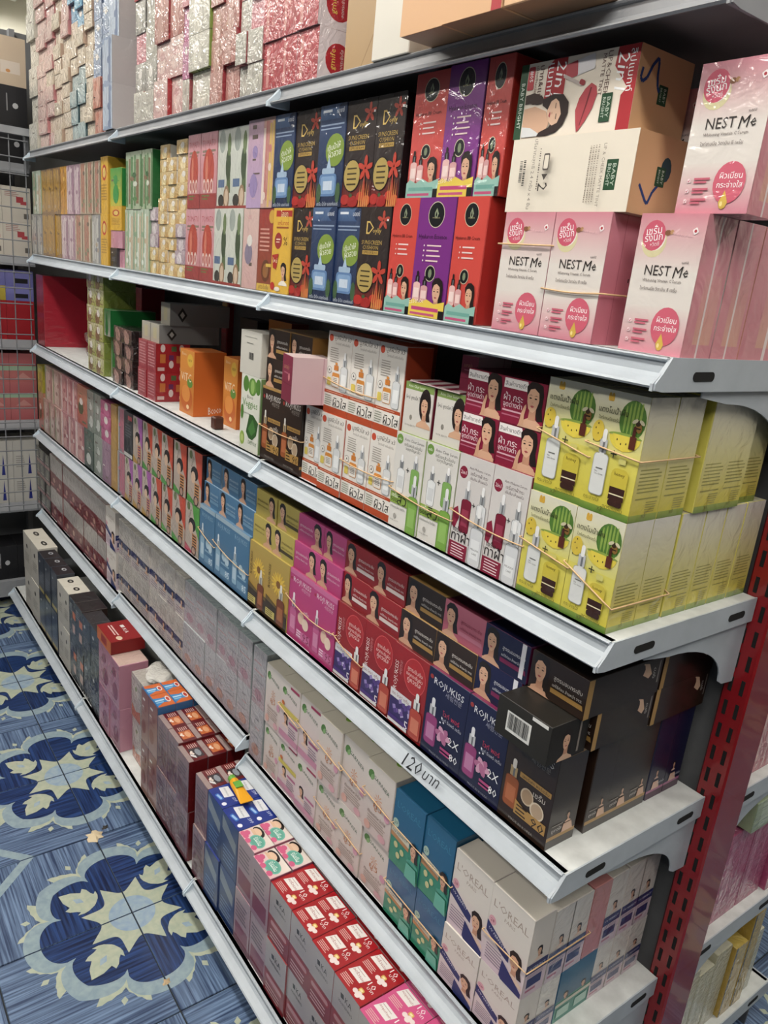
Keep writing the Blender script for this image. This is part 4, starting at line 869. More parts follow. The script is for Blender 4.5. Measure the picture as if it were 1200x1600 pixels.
def d_teal_side(d): d.rect(0, .4, 1, 1, '0f5a7c', '0f6288'); d.rect(0, 0, 1, .4, '2c8a78'); d.lady(.5, .46, .34, top='3f9a84'); d.rect(.0, .30, 1, .36, 'cfc9b4'); d.rect(.15, .08, .85, .24, 'a8cfc0')
kind('teal', 'teal blue sunscreen box with green base', (.078, .145, .045), dict(front='0f5f88', side='0f5f88', top='10678f'), d_teal, d_teal_side, M=GLOSS, name='sunscreen_box')
kind('teal_s', 'teal sunscreen box, end panel showing', (.078, .145, .042), dict(front='0f5f88', side='0f5f88', top='10678f'), None, d_teal_side, M=GLOSS, name='sunscreen_box')
kind('pink_s', 'rose pink box, plain end panel showing', (.078, .145, .042), dict(front='cc7f7c', side='cf8682', top='cf8682'), None, lambda d: d.rect(0, 0, 1, 1, 'c97a80', 'cf8a86'), M=WRAP, name='sunscreen_box')
def d_gar(pink):
    def fn(d):
        d.rect(0, 0, 1, 1, 'd0bcb8' if not pink else 'd3b9c0', 'd6cfc8'); d.ell(.17, .83, .1, .13, '4f7f3c', 10, rot=-30); d.ell(.22, .80, .06, .1, '7fa86a', 8, rot=-30); d.text('GARNIER', .55, .79, .62, '3c5a40', -14)
        if pink: d.lady(.3, .40, .26, top='e3c3ae'); d.rect(.5, .36, .95, .40, 'b8628c'); d.lines(.5, .92, .30, 4, .04, '8a7a8c', .2); d.rect(0, .06, 1, .16, 'c98aa4'); d.rect(.5, .93, .95, .97, 'a8325c')
        else:
            for k in range(8): d.poly([(.5, .56), (.5 + .14 * math.cos(k * .785), .56 + .08 * math.sin(k * .785)), (.5 + .12 * math.cos(k * .785 + .2), .56 + .07 * math.sin(k * .785 + .2))], 'd9925c')
            d.text('ยูวี', .5, .44, .3, 'c4763c', hmax=.24); d.text('กันแดดหน้าใส', .5, .31, .66, '8a7468'); d.lines(.18, .85, .25, 4, .035, 'a8968c', .2); d.ell(.85, .42, .1, .12, 'd49ab0', 8); d.ell(.2, .1, .12, .12, 'dca89a', 8); d.ell(.75, .08, .14, .1, 'd9a4ac', 8)
    return fn
def top_dot(c): return lambda d: (d.rect(0, 0, 1, 1, 'd6cfbc', 'd9d2c0'), d.ell(.55, .35, .13, .15, c))
kind('gar', 'white skincare box with orange sun', (.08, .15, .11), dict(front='d4c4be', side='d8d0c4', top='d9d2c0'), d_gar(False), None, top_dot('7fae24'), name='skincare_box')
kind('garp', 'white skincare box with pink stripe', (.08, .15, .11), dict(front='d4c0c2', side='d8d0c4', top='d9d2c0'), d_gar(True), None, top_dot('7fae24'), name='skincare_box')
kind('gary', 'white skincare box with yellow stripe', (.07, .15, .11), dict(front='d2c4b4', side='d8d0c4', top='d9d2c0'), lambda d: (d_gar(True)(d), d.rect(0, .50, 1, .58, 'c9b84a'), d.ell(.15, .62, .08, .08, 'd0702c', 8)), None, top_dot('7fae24'), name='skincare_box')
def d_greyf(seed):
    def fn(d):
        r = random.Random(seed); d.rect(0, .5, 1, 1, 'a7a5a9', 'b3b1b5'); d.rect(0, 0, 1, .5, 'b09aa0', 'a9a6aa')
        for k in range(5): d.rect(r.uniform(.05, .4), .1 + .16 * k, r.uniform(.55, .95), .125 + .16 * k, r.choice(['8d8890', 'c4bfc2', 'b48a8c']))
        d.ell(.5, .2, .3, .24, r.choice(['b8897c', 'a87f8c', 'a9a2a6']), 12)
    return fn
for k in range(2):
    kind('greyf%d' % k, ('grey mauve box in crinkled clear film', 'pale mauve box in crinkled clear film')[k], (.065, .15, .11), dict(front='a9a6aa', side='9fa8a8', top='a9b8b8'), d_greyf(30 + k), None, M=FILM, name='skincare_box')
def d_lorfar(d): d.rect(0, 0, 1, 1, 'c0b4ae', 'bdb7af'); d.rect(0, .30, 1, .46, '262c5c'); d.lines(.1, .9, .2, 3, .06, '8a7a8c', .2); d.lady(.7, .36, .28); d.rect(.3, .6, .8, .78, 'b0aaa2')
kind('lorfar', 'film-wrapped sunscreen box with navy band', (.06, .145, .10), dict(front='bfb5ae', side='cdc7bd', top='d0cbc0'), d_lorfar, d_lor_side, M=FILM, name='sunscreen_box')
def d_redhalf(d): d.rect(0, .48, 1, 1, 'aaa29e', 'b3aca6'); d.rect(0, 0, 1, .48, '6a1c26', '78222c'); d.ell(.6, .26, .16, .2, 'b88a7a', 8); d.rect(.1, .08, .6, .14, 'b86a6a')
kind('redhalf', 'white and dark red skincare box in film', (.06, .145, .10), dict(front='8a5a5a', side='8a4a4c', top='b0a8a2'), d_redhalf, None, M=WRAP, name='skincare_box')
def d_darkpk(d): d.rect(0, .2, 1, 1, '3a3836', '42403c'); d.rect(0, 0, 1, .2, '9a6a6c'); d.ell(.5, .6, .3, .34, '6f7062', 10); d.rect(.15, .3, .8, .36, 'a8a29a')
kind('darkpk', 'charcoal and pink skincare box', (.07, .072, .10), dict(front='42403d', side='3a3836', top='4a4846'), d_darkpk, None, M=WRAP, name='skincare_box')
# ---- bottom shelf
def d_ka_top(c, t):
    def fn(d):
        d.rect(0, 0, 1, 1, c); d.poly([(.08, .50), (.16, .94), (.60, .94), (.52, .50)], 'e9e2de'); d.text(t, .34, .70, .40, '9a1a22', -4, hmax=.14); d.rect(.16, .82, .46, .85, 'b8a8a4'); d.text('10', .74, .83, .2, 'f4eae8', hmax=.15); d.text('บาท', .80, .66, .2, 'f4eae8')
        d.rrect(.70, .40, .14, .12, 'd9b04a', .3); d.rrect(.70, .40, .08, .06, 'f0dca0', .3)
        for (x, y) in ((.62, .22), (.74, .16), (.84, .26), (.74, .26)): d.ell(x, y, .07, .07, 'ead8d4', 8)
        d.lines(.1, .5, .34, 4, .07, 'e0b4b0', .2)
    return fn
def d_ka_front(d):
    d.rect(0, .45, 1, 1, '9a9294', 'a8a09f'); d.rect(0, 0, 1, .45, '7a1a26', '8a2430'); d.rrect(.36, .80, .12, .12, '2a2628', .1, 10); d.text('KA', .60, .80, .26, '3a3436'); d.text('WHITENING', .5, .68, .56, '4a4446'); d.rrect(.5, .34, .84, .2, '9a2430', .5); d.rrect(.5, .34, .76, .12, 'b0787c', .5); d.lines(.12, .85, .2, 3, .06, 'c49a9c', .2)
def ka(key, desc, c, t, front=None, fc='8a5a5e', M=None):
    kind(key, desc, (.077, .12, .056), dict(front=fc, side=c, top=c), front or d_ka_front, None, d_ka_top(c, t), M=M or GLOSS, name='soap_box')
ka('ka_red', 'red cream box with white lid label', 'a80f1a', 'ลดริ้วรอย')
ka('ka_pink', 'pink cream box with white lid label', 'd65088', 'ลดจุดด่างดำ', fc='a86a84')
def d_ladysoap(d):
    d.rect(0, 0, 1, 1, 'e3b4b8', 'e6dcd0'); d.ell(.30, .74, .27, .15, '1f1716', 14); d.ell(.28, .68, .19, .13, 'e6bf9f', 12); d.poly([(.02, .5), (.1, .64), (.4, .6), (.34, .48)], 'e0b794'); d.ell(.63, .42, .30, .22, '6ab8a4', 18); d.ell(.63, .42, .26, .18, '5aa894', 18); d.text('ชุ่มชื่น', .63, .45, .38, 'e6f2ec', -10); d.rect(.45, .36, .8, .39, 'cfe6dc')
    for (x, y) in ((.15, .3), (.25, .15), (.45, .1), (.8, .12), (.12, .12)): d.ell(x, y, .11, .09, 'd65a86', 8)
def d_ladyfront(d): d.rect(0, 0, 1, 1, '8f6a78', 'a9959c'); d.rect(.1, .1, .9, .4, '7a2444'); d.lines(.1, .85, .8, 5, .07, '6a5a66', .2)
kind('ladysoap', 'pink soap box with mint oval lid', (.085, .12, .058), dict(front='97808a', side='a9506e', top='e3c4c4'), d_ladyfront, None, d_ladysoap, M=GLOSS, name='soap_box')
def d_bluetop(d): d.rect(0, 0, 1, 1, '15308a'); d.poly([(.06, .48), (.12, .92), (.62, .88), (.56, .42)], 'dedfe2'); d.text('ครีมกันแดด', .34, .68, .4, '2a3a6a', -6); d.text('SPF', .78, .78, .22, 'd4dcf0'); d.rrect(.45, .24, .34, .16, '2a6ac0', .3, 12); d.rrect(.45, .24, .24, .08, '9ac0e8', .3, 12); d.ell(.82, .22, .08, .09, 'e8eaf2', 8)
def d_bluefront(d): d.rect(0, 0, 1, 1, '1a3566', '24427a'); d.poly([(.05, .7), (.05, .95), (.9, .7), (.9, .5)], '7a8694'); d.lines(.15, .85, .42, 5, .07, '5a7aa8', .2)
kind('bluesoap', 'navy cream box with white lid label', (.073, .12, .056), dict(front='1d396c', side='16306a', top='15308a'), d_bluefront, None, d_bluetop, M=GLOSS, name='soap_box')
def d_maroon_top(alt):
    def fn(d):
        d.rect(0, 0, 1, 1, '6a0f14'); d.rect(0, 0, 1, .26, 'a08a86'); d.rect(.34, .34, .86, .94, 'c8682c' if not alt else '3a3034'); d.ell(.6, .72, .2, .12, 'e0a070' if not alt else '8a9098', 10)
        for (x, y) in ((.5, .44), (.62, .46), (.56, .38)): d.ell(x, y, .06, .05, 'ead8cc', 8)
        d.lines(.08, .34, .85, 5, .1, 'd8b0a8', .2)
        if alt: d.poly([(.6, .3), (.75, .5), (.9, .5), (.72, .28)], 'd8d4d4')
    return fn
def d_maroon_front(d): d.rect(0, 0, 1, 1, '6a3440', '8a6a70'); d.rect(.1, .15, .9, .5, '5a1820'); d.lines(.12, .88, .82, 4, .07, '5a4448', .2)
kind('maroon', 'maroon cream box with orange lid', (.067, .12, .056), dict(front='7a4a54', side='6a0f14', top='6a0f14'), d_maroon_front, None, d_maroon_top(False), M=WRAP, name='soap_box')
kind('maroon2', 'maroon cream box with dark lid', (.067, .12, .056), dict(front='7a4a54', side='6a0f14', top='6a0f14'), d_maroon_front, None, d_maroon_top(True), M=WRAP, name='soap_box')
def d_orblue_top(d): d.rect(0, 0, 1, 1, 'd4641a'); d.poly([(.25, 0), (.35, .5), (.3, .8), (.75, .8), (.7, .5), (.95, 0)], '2a86c4'); d.ell(.5, .80, .24, .14, 'e6ddd6', 12); d.ell(.5, .80, .16, .09, 'c23a2c', 10); d.rect(.45, .1, .55, .6, 'bcd8ea'); d.rect(.62, .1, .7, .5, '8ac0e0'); d.rect(0, 0, 1, .07, '1f6aa4')
kind('orblue', 'orange and blue cream box', (.055, .12, .058), dict(front='8a5a4c', side='2a6aa0', top='d4641a'), d_simple('a07a70', '8a4a3c', 41), None, d_orblue_top, M=GLOSS, name='soap_box')
simple('pouch_pink', 'pink skincare box with rose print', 'c58a9a', 'a85a7a', 42, dims=(.085, .13, .09), side='c9889c', top='cdb0a4', band='8a2a4c', name='skincare_box')
simple('clear_orange', 'clear plastic pack with orange arch', 'b0aaa2', 'c2bcb4', 43, dims=(.07, .13, .08), M=FILM, fn=lambda d: (d.rect(0, 0, 1, 1, 'a39d98', 'b9b3ac'), d.poly([(.05, .02), (.05, .3), (.5, .2), (.95, .3), (.95, .02)], 'b5562a'), d.ell(.5, .68, .28, .34, 'c4bfb6', 12), d.ell(.5, .72, .1, .1, '6f8a4a', 8)), name='skincare_pack')
simple('black_box', 'black cosmetic box with white print', '26262a', '3a3a3e', 44, dims=(.07, .17, .06), fn=lambda d: (d.rect(0, 0, 1, 1, '232428', '2c2d32'), d.ell(.3, .75, .1, .1, 'b8b8ba', 8), d.lines(.2, .8, .5, 5, .05, '6a6a70')), top='2a2a2e', name='cosmetic_box')
simple('uv_box', 'black box with orange sun tag', '2a2a2c', '3c3c3e', 45, dims=(.06, .14, .08), side='3a2a24', fn=lambda d: (d.rect(0, 0, 1, 1, '2a2a2d', '35363a'), d.rect(.55, .55, 1, .72, 'd4641a'), d.rect(.5, .2, .9, .4, 'c49a8a'), d.lines(.1, .5, .85, 4, .05, '8a8a90')), top='1a1a1c')
def d_hole_top(d): d.rect(0, 0, 1, 1, 'cfcabc'); d.ell(.5, .5, .22, .14, '2a2826', 12); d.ell(.5, .5, .1, .06, 'b8b4aa', 8)
kind('hole_box', 'white box with black oval on lid', (.07, .17, .07), dict(front='b9b4aa', side='cdc8bc', top='cfcabc'), lambda d: (d.rect(0, 0, 1, 1, 'aaa59c', 'bab5ab'), d.ell(.5, .7, .1, .14, '2a2826', 10), d.lines(.2, .8, .5, 5, .05, '8a857c')), lambda d: d.ell(.5, .7, .12, .14, '2a2826', 10), d_hole_top, name='cosmetic_box')
kind('navy_box', 'dark navy box with silver dot on lid', (.07, .17, .06), dict(front='2c3442', side='222a38', top='241f24'), lambda d: (d.rect(0, 0, 1, 1, '2b3341', '363f4e'), d.ell(.3, .8, .07, .07, 'b8bcc0', 8), d.lines(.2, .85, .55, 5, .06, '5a6472'), d.rect(.1, .05, .9, .14, 'a8923a')), None, lambda d: (d.ell(.45, .6, .16, .12, 'a8aab0', 10), d.ell(.45, .6, .08, .06, '2a262a', 8)), M=GLOSS, name='cosmetic_box')
kind('redka', 'tilted red carton with white emblem and orange edge', (.11, .05, .12), dict(front='a83c22', side='8a1a1a', top='8f1618'), lambda d: (d.rect(0, 0, 1, 1, 'c4652a'), d.rect(.3, .2, .7, .8, '9a2a22')), None, lambda d: (d.rect(0, 0, 1, 1, '8f1618'), d.rrect(.30, .62, .13, .12, 'e2dcd8', .05, 5), d.text('KA', .55, .62, .24, 'e6e0dc'), d.lines(.15, .75, .34, 2, .08, 'd8b4ac'), d.ell(.85, .3, .1, .1, 'dcc0a4', 10)), name='cosmetic_box')
def shiny(key, desc, c, c2, seed, dims, side=None, M=FILM, band=None): simple(key, desc, c, c2, seed, dims=dims, M=M, side=side, band=band, name='wrapped_box')
# ================================================================== LAYOUT
SA, SB, SC_, SD, SE, SF = 'top shelf', 'second shelf', 'third shelf', 'fourth shelf', 'fifth shelf', 'bottom shelf'
def band(x0, x1, y0, y1, z, label, sag=0.0, tilt=0.0, r=.0011):
    e = .0042
    P = []
    def seg(a, b, n):
        for i in range(n): t = i / n; P.append((a[0] + (b[0] - a[0]) * t, a[1] + (b[1] - a[1]) * t))
    seg((x0 - e, y0 - e), (x1 + e, y0 - e), 6); seg((x1 + e, y0 - e), (x1 + e, y1 + e), 3); seg((x1 + e, y1 + e), (x0 - e, y1 + e), 3); seg((x0 - e, y1 + e), (x0 - e, y0 - e), 3)
    pts = []
    for (x, y) in P:
        t = (x - x0) / (x1 - x0); pts.append((x, y, z + tilt * (t - .5) - sag * 4 * max(0, t * (1 - t)) * (1 if y < (y0 + y1) / 2 else 0)))
    o = newobj('rubber_band', tube('rubber_band', pts, r, BAND, closed=True, n=5)); tag(o, label, 'rubber band', 'tan rubber bands round boxes')
    return o
# ---------------------------------------------------------------- second shelf, near bay
H2 = ZB + .147
nx = [on_y(p, q)[0] for p, q in ((792, 335), (870, 334), (960, 332))]
put('nest', nx[0], nx[1], ZB, H2, .03, .055, SB, label='pink and white serum carton, leftmost under the tan cartons')
put('nest', nx[1] + .001, nx[2], ZB, H2, .03, .055, SB, label='pink and white serum carton, under the right half of tan cartons')
put('nest', nx[1] + .001, nx[2], ZB, H2, .0865, .055, SB, label='pink serum carton standing just behind the banded carton under tan cartons')
put('nest', nx[0], nx[1], ZB, H2, .0865, .055, SB, label='pink serum carton hidden behind the leftmost carton under tan cartons')
rx0, rx1 = -.0865, -.004
put('nest_film', rx0, rx1, ZB, H2, .040, .055, SB, label='film-wrapped pink serum carton at the front right corner')
put('nest_film', rx0, rx1, ZB, H2, .0985, .055, SB, label='film-wrapped pink serum carton second from front at right end')
put('peach_pack', rx0, rx1, ZB, H2, .157, .11, SB, label='film-wrapped peach carton pair behind the right corner carton')
put('nest_film', rx0 + .036, rx1 + .036, H2, H2 + .143, .046, .055, SB, label='pink serum carton stacked highest at the right end')
put('nest', nx[1] + .001, nx[2], ZB, H2, .143, .055, SB, label='pink serum carton hidden in third rank under the tan cartons')
put('nest', -.187, -.099, H2, H2 + .146, .135, .055, SB, label='pink serum carton standing upright just behind the tan cartons')
tb = put('tint_back', -.292, -.101, H2, H2 + .0855, .032, .098, SB, label='tan cosmetic carton with small text panel and pen tick')
tf = put('tint', -.296, -.119, H2 + .0855, H2 + .170, .033, .098, SB, label='tan cosmetic carton with printed lips and reclining woman')
band(nx[0], nx[1], .03, .142, ZB + .108, 'tan rubber band high round the leftmost pink serum carton')
band(nx[1] + .001, nx[2], .03, .142, ZB + .058, 'tan rubber band round the middle pink serum carton', .002)
hx = [on_y(p, q)[0] for p, q in ((617, 310), (658, 310), (718, 309), (768, 309))]
HM = ZB + .167
put('hyal_red', hx[0], hx[1], ZB, HM, .03, .10, SB, 0, label='red cream box left of the purple box, lower row')
put('hyal_pur', hx[1], hx[2] - .003, ZB, HM, .028, .10, SB, 0, label='purple essence box with black leaf emblem, lower row')
put('hyal_red', hx[2], hx[3], ZB, HM, .03, .13, SB, 0, label='red cream box right of the purple box, lower row')
ux = [on_y(p, q)[0] for p, q in ((651, 116), (704, 99), (764, 87), (806, 74))]
put('hyal_redf', ux[0], ux[1], HM, HM + .166, .034, .10, SB, 1, label='film-wrapped red cream box left of the purple box, upper row')
put('hyal_purf', ux[1], ux[2] - .002, HM, HM + .168, .032, .10, SB, 1, label='film-wrapped purple essence box, upper row')
put('hyal_redf', ux[2], ux[3], HM, HM + .168, .032, .13, SB, 1, label='film-wrapped red cream box right of the purple box, upper row')
ZM = ZB + .155
row_px(SB, ZB, ZM, ['snail', 'yellow', 'doy', 'blueb', 'blueb', 'doy'], [400, 422, 450, 482, 517, 553, 598], ZB, row=0)
row_px(SB, ZM, ZM + .16, ['lilac', 'stripe_pink', 'blueb', 'doy', 'blueb', 'doy', 'doy'], [385, 408, 425, 455, 493, 532, 577, 620], ZM, row=1)
dxx = bx(455, ZM), bx(493, ZM)
# ---- middle bay
row_px(SB, ZB, ZM, ['green_pale', 'green_pale', 'green_pale'], [196, 209, 221, 233], ZB)
row_px(SB, ZM, ZM + .142, ['green_tall', 'green_tall'], [198, 222, 238], ZM, row=1)
for (p0, p1, ks, n, h) in ((232, 246, ['gold_small'] * 2 + ['lilac_small'] * 3, 5, .032), (246, 259, ['gold_small'] * 9, 9, .030), (259, 273, ['gold_small'] * 9, 9, .030), (273, 289, ['gold_small', 'lilac_small', 'lilac_small', 'lilac_small'] + ['gold_small'] * 6, 10, .0305)):
    a, b = bx(p0, ZB), bx(p1, ZB)
    for r_ in range(n): put(ks[r_], a, b, ZB + r_ * h, ZB + (r_ + 1) * h, .03 + random.uniform(0, .006), .07, SB, 10 + r_)
a, b = bx(247, ZB), bx(262, ZB); put('gold_small', a, b - .004, ZB + .27, ZB + .301, .034, .08, SB, 20, label='small tan box topping the gold stack, second shelf')
row_px(SB, ZB, ZM, ['tomato', 'tomato', 'aloe', 'aloe', 'pinky'], [289, 311, 333, 354, 377, 400], ZB)
row_px(SB, ZM, ZM + .155, ['tomato', 'tomato', 'aloe', 'aloe'], [293, 312, 337, 360, 385], ZM, row=1)
# ---- far bay
row_px(SB, ZB, ZB + .142, ['grey_tall', 'grey_tall', 'brown_gold', 'brown_gold', 'brown_gold', 'lilac_tall', 'lilac_tall', 'floral', 'floral', 'grey_tall'], [51, 60, 68, 78, 88, 97, 107, 118, 131, 145, 158], ZB)
row_px(SB, ZB + .142, ZB + .29, ['green_pale', 'brown_gold', 'brown_gold', 'brown_gold', 'orange_gold', 'lilac_tall', 'lilac_tall', 'floral', 'floral', 'floral'], [53, 66, 76, 86, 96, 106, 117, 127, 138, 149, 159], ZB + .142, row=1)
a, b = bx(159, ZB), bx(170, ZB); put('yellow_tall', a, b, ZB, ZB + .145, .03, .10, SB, 0); put('yellow_tall', a, b, ZB + .145, ZB + .298, .03, .10, SB, 1)
a, b = bx(171, ZB), bx(192, ZB)
put('black_box', a, (a + b) / 2, ZB, ZB + .052, .035, .06, SB); put('pink_small', (a + b) / 2 - .002, b - .02, ZB, ZB + .05, .04, .06, SB)
put('pink_small', a, b - .02, ZB + .052, ZB + .10, .035, .06, SB, 1); put('yellow_tall', a, b - .02, ZB + .10, ZB + .165, .035, .06, SB, 2, label='squat yellow box above the small pink box, second shelf'); put('green_yellow', a, b - .02, ZB + .165, ZB + .265, .035, .06, SB, 3)
# ---------------------------------------------------------------- third shelf, near bay
mx = [-.172, -.0935, -.0205]; MZ = ZC + .142
for r_, (za, zb) in enumerate(((ZC, MZ), (MZ, MZ + .147))):
    nm = ('lower', 'upper')[r_]
    for i in range(2):
        put('melon', mx[i], mx[i + 1], za, zb, .03, .054, SC_, r_, label='yellow watermelon serum box, %s of the front pair, %s row' % (('left', 'right')[i], nm))
    put('melon_side', mx[1], mx[2], za, zb, .086, .054, SC_, r_, label='yellow watermelon box directly behind the right front box, %s row' % nm)
    put('melon_side', mx[0], mx[1], za, zb, .086, .054, SC_, r_, label='yellow watermelon box behind the left front box, %s row' % nm)
for i, y in enumerate((.146, .200, .250, .298)):
    put('melon_side', mx[1], mx[2], ZC, MZ, y, .0525 if i == 0 else .047, SC_, label='yellow watermelon box, %s in the side row behind' % ('first', 'second', 'third', 'fourth')[i])
for i, y in enumerate((.158, .211)):
    put('melon_side', mx[1] + .004, mx[2] + .004, MZ, MZ + .147, y, .0525, SC_, label='yellow watermelon box, %s in the upper side row behind' % ('first', 'second')[i])
put('melon_side', mx[1] - .004, mx[2] - .004, MZ, MZ + .145, .266, .05, SC_, label='yellow watermelon box with loose film at back of upper row')
put('melon_side', mx[1], mx[2], ZC, MZ, .308 - .0, .04, SC_, label='yellow watermelon box nearest the red post, lower row') if False else None
band(mx[1], mx[2], .03, .14, ZC + .052, 'tan rubber band round the lower right watermelon boxes', .0, -.03)
band(mx[0], mx[1], .03, .14, ZC + .068, 'tan rubber band round the lower left watermelon boxes', .0, -.012)
band(mx[1], mx[2], .03, .14, MZ + .078, 'tan rubber band round the upper right watermelon boxes', .0, -.006)
band(mx[0], mx[1], .03, .14, MZ + .072, 'tan rubber band round the upper left watermelon boxes', .0, -.016)
cxs = [-.3145, -.243, -.1735]
for i in range(2): put('melas', cxs[i], cxs[i + 1], ZC, ZC + .157, .03, .055, SC_, 0); put('melas', cxs[i], cxs[i + 1], ZC, ZC + .157, .0865, .055, SC_, 0, label='white and crimson serum box hidden in second rank, %s' % ('left', 'right')[i])
qx = [-.3245, -.2515, -.1745]
for i in range(2):
    put('crim', qx[i], qx[i + 1], ZC + .157, ZC + .216, .034, .10, SC_, 1); put('crim', qx[i] - .001, qx[i + 1] - .001, ZC + .216, ZC + .277, .034, .10, SC_, 2)
ax = [-.4655, -.392, -.317]
for i in range(2):
    put('acne', ax[i], ax[i + 1], ZC, ZC + .156, .03, .055, SC_, 0)
    put('acne', ax[i], ax[i + 1], ZC, ZC + .156, .0865, .055, SC_, 0, label='white and green serum box hidden in second rank, %s' % ('left', 'right')[i])
    put('acnelady', ax[i] + .003, ax[i + 1] - .001, ZC + .156, ZC + .236, .036, .055, SC_, 1)
px_ = [-.757, -.69, -.613, -.539, -.4665]
for i in range(4): put('peel', px_[i], px_[i + 1], ZC, ZC + .143, .03 + .006 * (i == 0), .055, SC_, 0)
p2 = [-.694, -.617, -.539, -.467]
for i in range(3): put('peel', p2[i], p2[i + 1], ZC + .143, ZC + .287, .032, .055, SC_, 1)
put('peel', -.60, -.535, ZC, ZC + .143, .088, .055, SC_, 3, label='white and orange serum box hidden in second rank')
put('peel', -.60, -.535, ZC + .143, ZC + .287, .1, .055, SC_, 3, label='orange sided serum box standing behind the upper white boxes')
band(px_[2], px_[4], .03, .086, ZC + .072, 'tan rubber band round the lower white and orange boxes', .004)
band(p2[0], p2[2], .032, .088, ZC + .2, 'tan rubber band round the two upper left white orange boxes', .004, -.01)
band(ax[0], ax[2], .03, .142, ZC + .058, 'tan rubber band round the white and green bottle boxes', .004, -.01)
band(cxs[0], cxs[2], .03, .142, ZC + .067, 'tan rubber band round the white and crimson bottle boxes', .004, -.008)
rx = [-.9225, -.839, -.759]
for i in range(2):
    put('rbrown', rx[i], rx[i + 1], ZC, ZC + .152, .03, .058, SC_, 0)
    put('s_brown', rx[i] + .004, rx[i + 1] + .004, ZC + .152, ZC + .209, .034, .12, SC_, 1, label='small dark brown box with portrait, %s in lower small row, third shelf' % ('left', 'right')[i])
    put('s_brown', rx[i] + .006, rx[i + 1] + .006, ZC + .209, ZC + .266, .036, .12, SC_, 2, label='small dark brown box with portrait, %s in top row, third shelf' % ('left', 'right')[i])
    put('rbrown', rx[i], rx[i + 1], ZC, ZC + .152, .09, .058, SC_, 0, label='dark brown serum box hidden in second rank, %s, third shelf' % ('left', 'right')[i])
band(rx[0], rx[2], .03, .148, ZC + .07, 'tan rubber band round the two dark brown serum boxes', .003)
# crimson carton lying loose with an open pink flap
def d_loose(d): d.rect(0, 0, 1, 1, '7d1f3c', '8a2a48'); d.text('เมลาสม่า', .4, .75, .5, 'c98a6a'); d.rect(.2, .6, .6, .63, 'b8627a'); d.ell(.7, .55, .1, .1, 'c9747c', 8); d.rect(0, .38, 1, .4, '6d1830')
kind('loose', 'loose', (.075, .085, .075), dict(front='7d1f3c', side='d9b4b8', top='d8c0be'), d_loose, lambda d: (d.rect(0, 0, 1, 1, 'd9b0b6', 'dcbabd'), d.rect(.75, 0, .78, 1, 'c99aa2')), name='cream_box')
put('peel', -.757, -.696, ZC + .143, ZC + .152, .045, .05, SC_, 4, label='white card flap lying under the loose crimson box') if False else None
put('loose', -.772, -.706, ZC + .1525, ZC + .236, -.012, .075, SC_, label='crimson box with pale pink side jutting over the brown boxes', rz=-14)
# pink open carton end behind the crimson portraits
put('loose', -.36, -.328, ZC + .2365, ZC + .2905, .05, .075, SC_, label='pink open carton end beside the crimson portrait boxes', rz=6)
def d_flap(d):
    d.rect(0, 0, 1, 1, 'd6c4c2')
    for k in range(3): d.poly([(.15 + .28 * k, 0), (.28 + .28 * k, 0), (.2 + .28 * k, 1), (.07 + .28 * k, 1)], '8a1f3c')
kind('flap', 'open lid', (.13, .0025, .06), dict(front='d6c4c2', side='8a1f3c', top='d6c4c2'), None, None, d_flap, name='carton_flap', cat='flap', ch=.0006)
fo = put('flap', -.452, -.335, ZC + .2365, ZC + .239, .030, .06, SC_, label='striped open carton lid lying on the white portrait boxes')
# ---- third shelf, middle bay
def d_vitc(d):
    d.rect(0, 0, 1, 1, 'c8741e', 'd98a2a'); d.ell(.5, .25, .42, .4, 'c25e14'); d.ell(.45, .32, .3, .26, 'dd8a34'); d.ell(.72, .5, .2, .14, '5f8a34', 10); d.text('ViTC', .45, .58, .72, 'f0dcc0', hmax=.4); d.ell(.72, .85, .2, .2, 'dcae2c'); d.text('NEW', .72, .85, .24, '6a3a14'); d.text('Bcoco', .3, .93, .3, 'f0dcc0'); d.ell(.6, .12, .1, .07, 'f0c890', 8)
def d_vitc_side(d): d.rect(0, 0, 1, 1, 'd9690c', 'd4640c'); d.text('Bcoco', .68, .1, .42, 'f2e6da', 4)
kind('vitc', 'orange vitamin C carton', (.085, .165, .155), dict(front='d0701a', side='d9690c', top='c46a20'), d_vitc, d_vitc_side, name='vitamin_carton', cat='carton')
put('vitc', -1.425, -1.335, ZC, ZC + .162, .055, .085, SC_, label='orange vitamin C carton with plain orange side, leftmost')
put('vitc', -1.252, -1.176, ZC, ZC + .166, .098, .085, SC_, label='orange vitamin C carton beside the green vegetable carton')
def d_veg(d):
    d.rect(0, 0, 1, 1, 'd8d8cc'); d.ell(.25, .88, .15, .2, '4f7f2c'); d.ell(.6, .86, .22, .22, '5f8f34'); d.ell(.9, .88, .14, .2, '4f7f2c'); d.ell(.6, .86, .1, .18, '8fb45c', 10); d.text('Bcoco', .5, .72, .3, '2a2a24'); d.text('Veggies', .5, .62, .8, '4f8a2c', hmax=.3); d.text('vitamin detox', .35, .5, .4, '6a6a5c'); d.poly([(.35, .25), (.5, .5), (.7, .5), (.98, .42), (.9, .25), (.7, .17), (.5, .18)], '2f5a24'); d.poly([(.45, .3), (.7, .45), (.85, .3), (.65, .22)], '447a34'); d.ell(.15, .15, .13, .18, '8aa83c', 12); d.ell(.15, .15, .07, .1, 'b4c470', 10); d.text('DETOX', .72, .13, .44, '3f6a2c'); d.ell(.1, .5, .08, .2, '4f7f2c', 8)
kind('veg', 'white and green vegetable drink carton', (.085, .163, .09), dict(front='d8d8cc', side='7a9a5c', top='cfd0c4'), d_veg, None, name='vitamin_carton', cat='carton')
put('veg', -1.017, -.931, ZC, ZC + .162, .03, .10, SC_, label='white vegetable carton printed with green leaves, beside brown boxes')
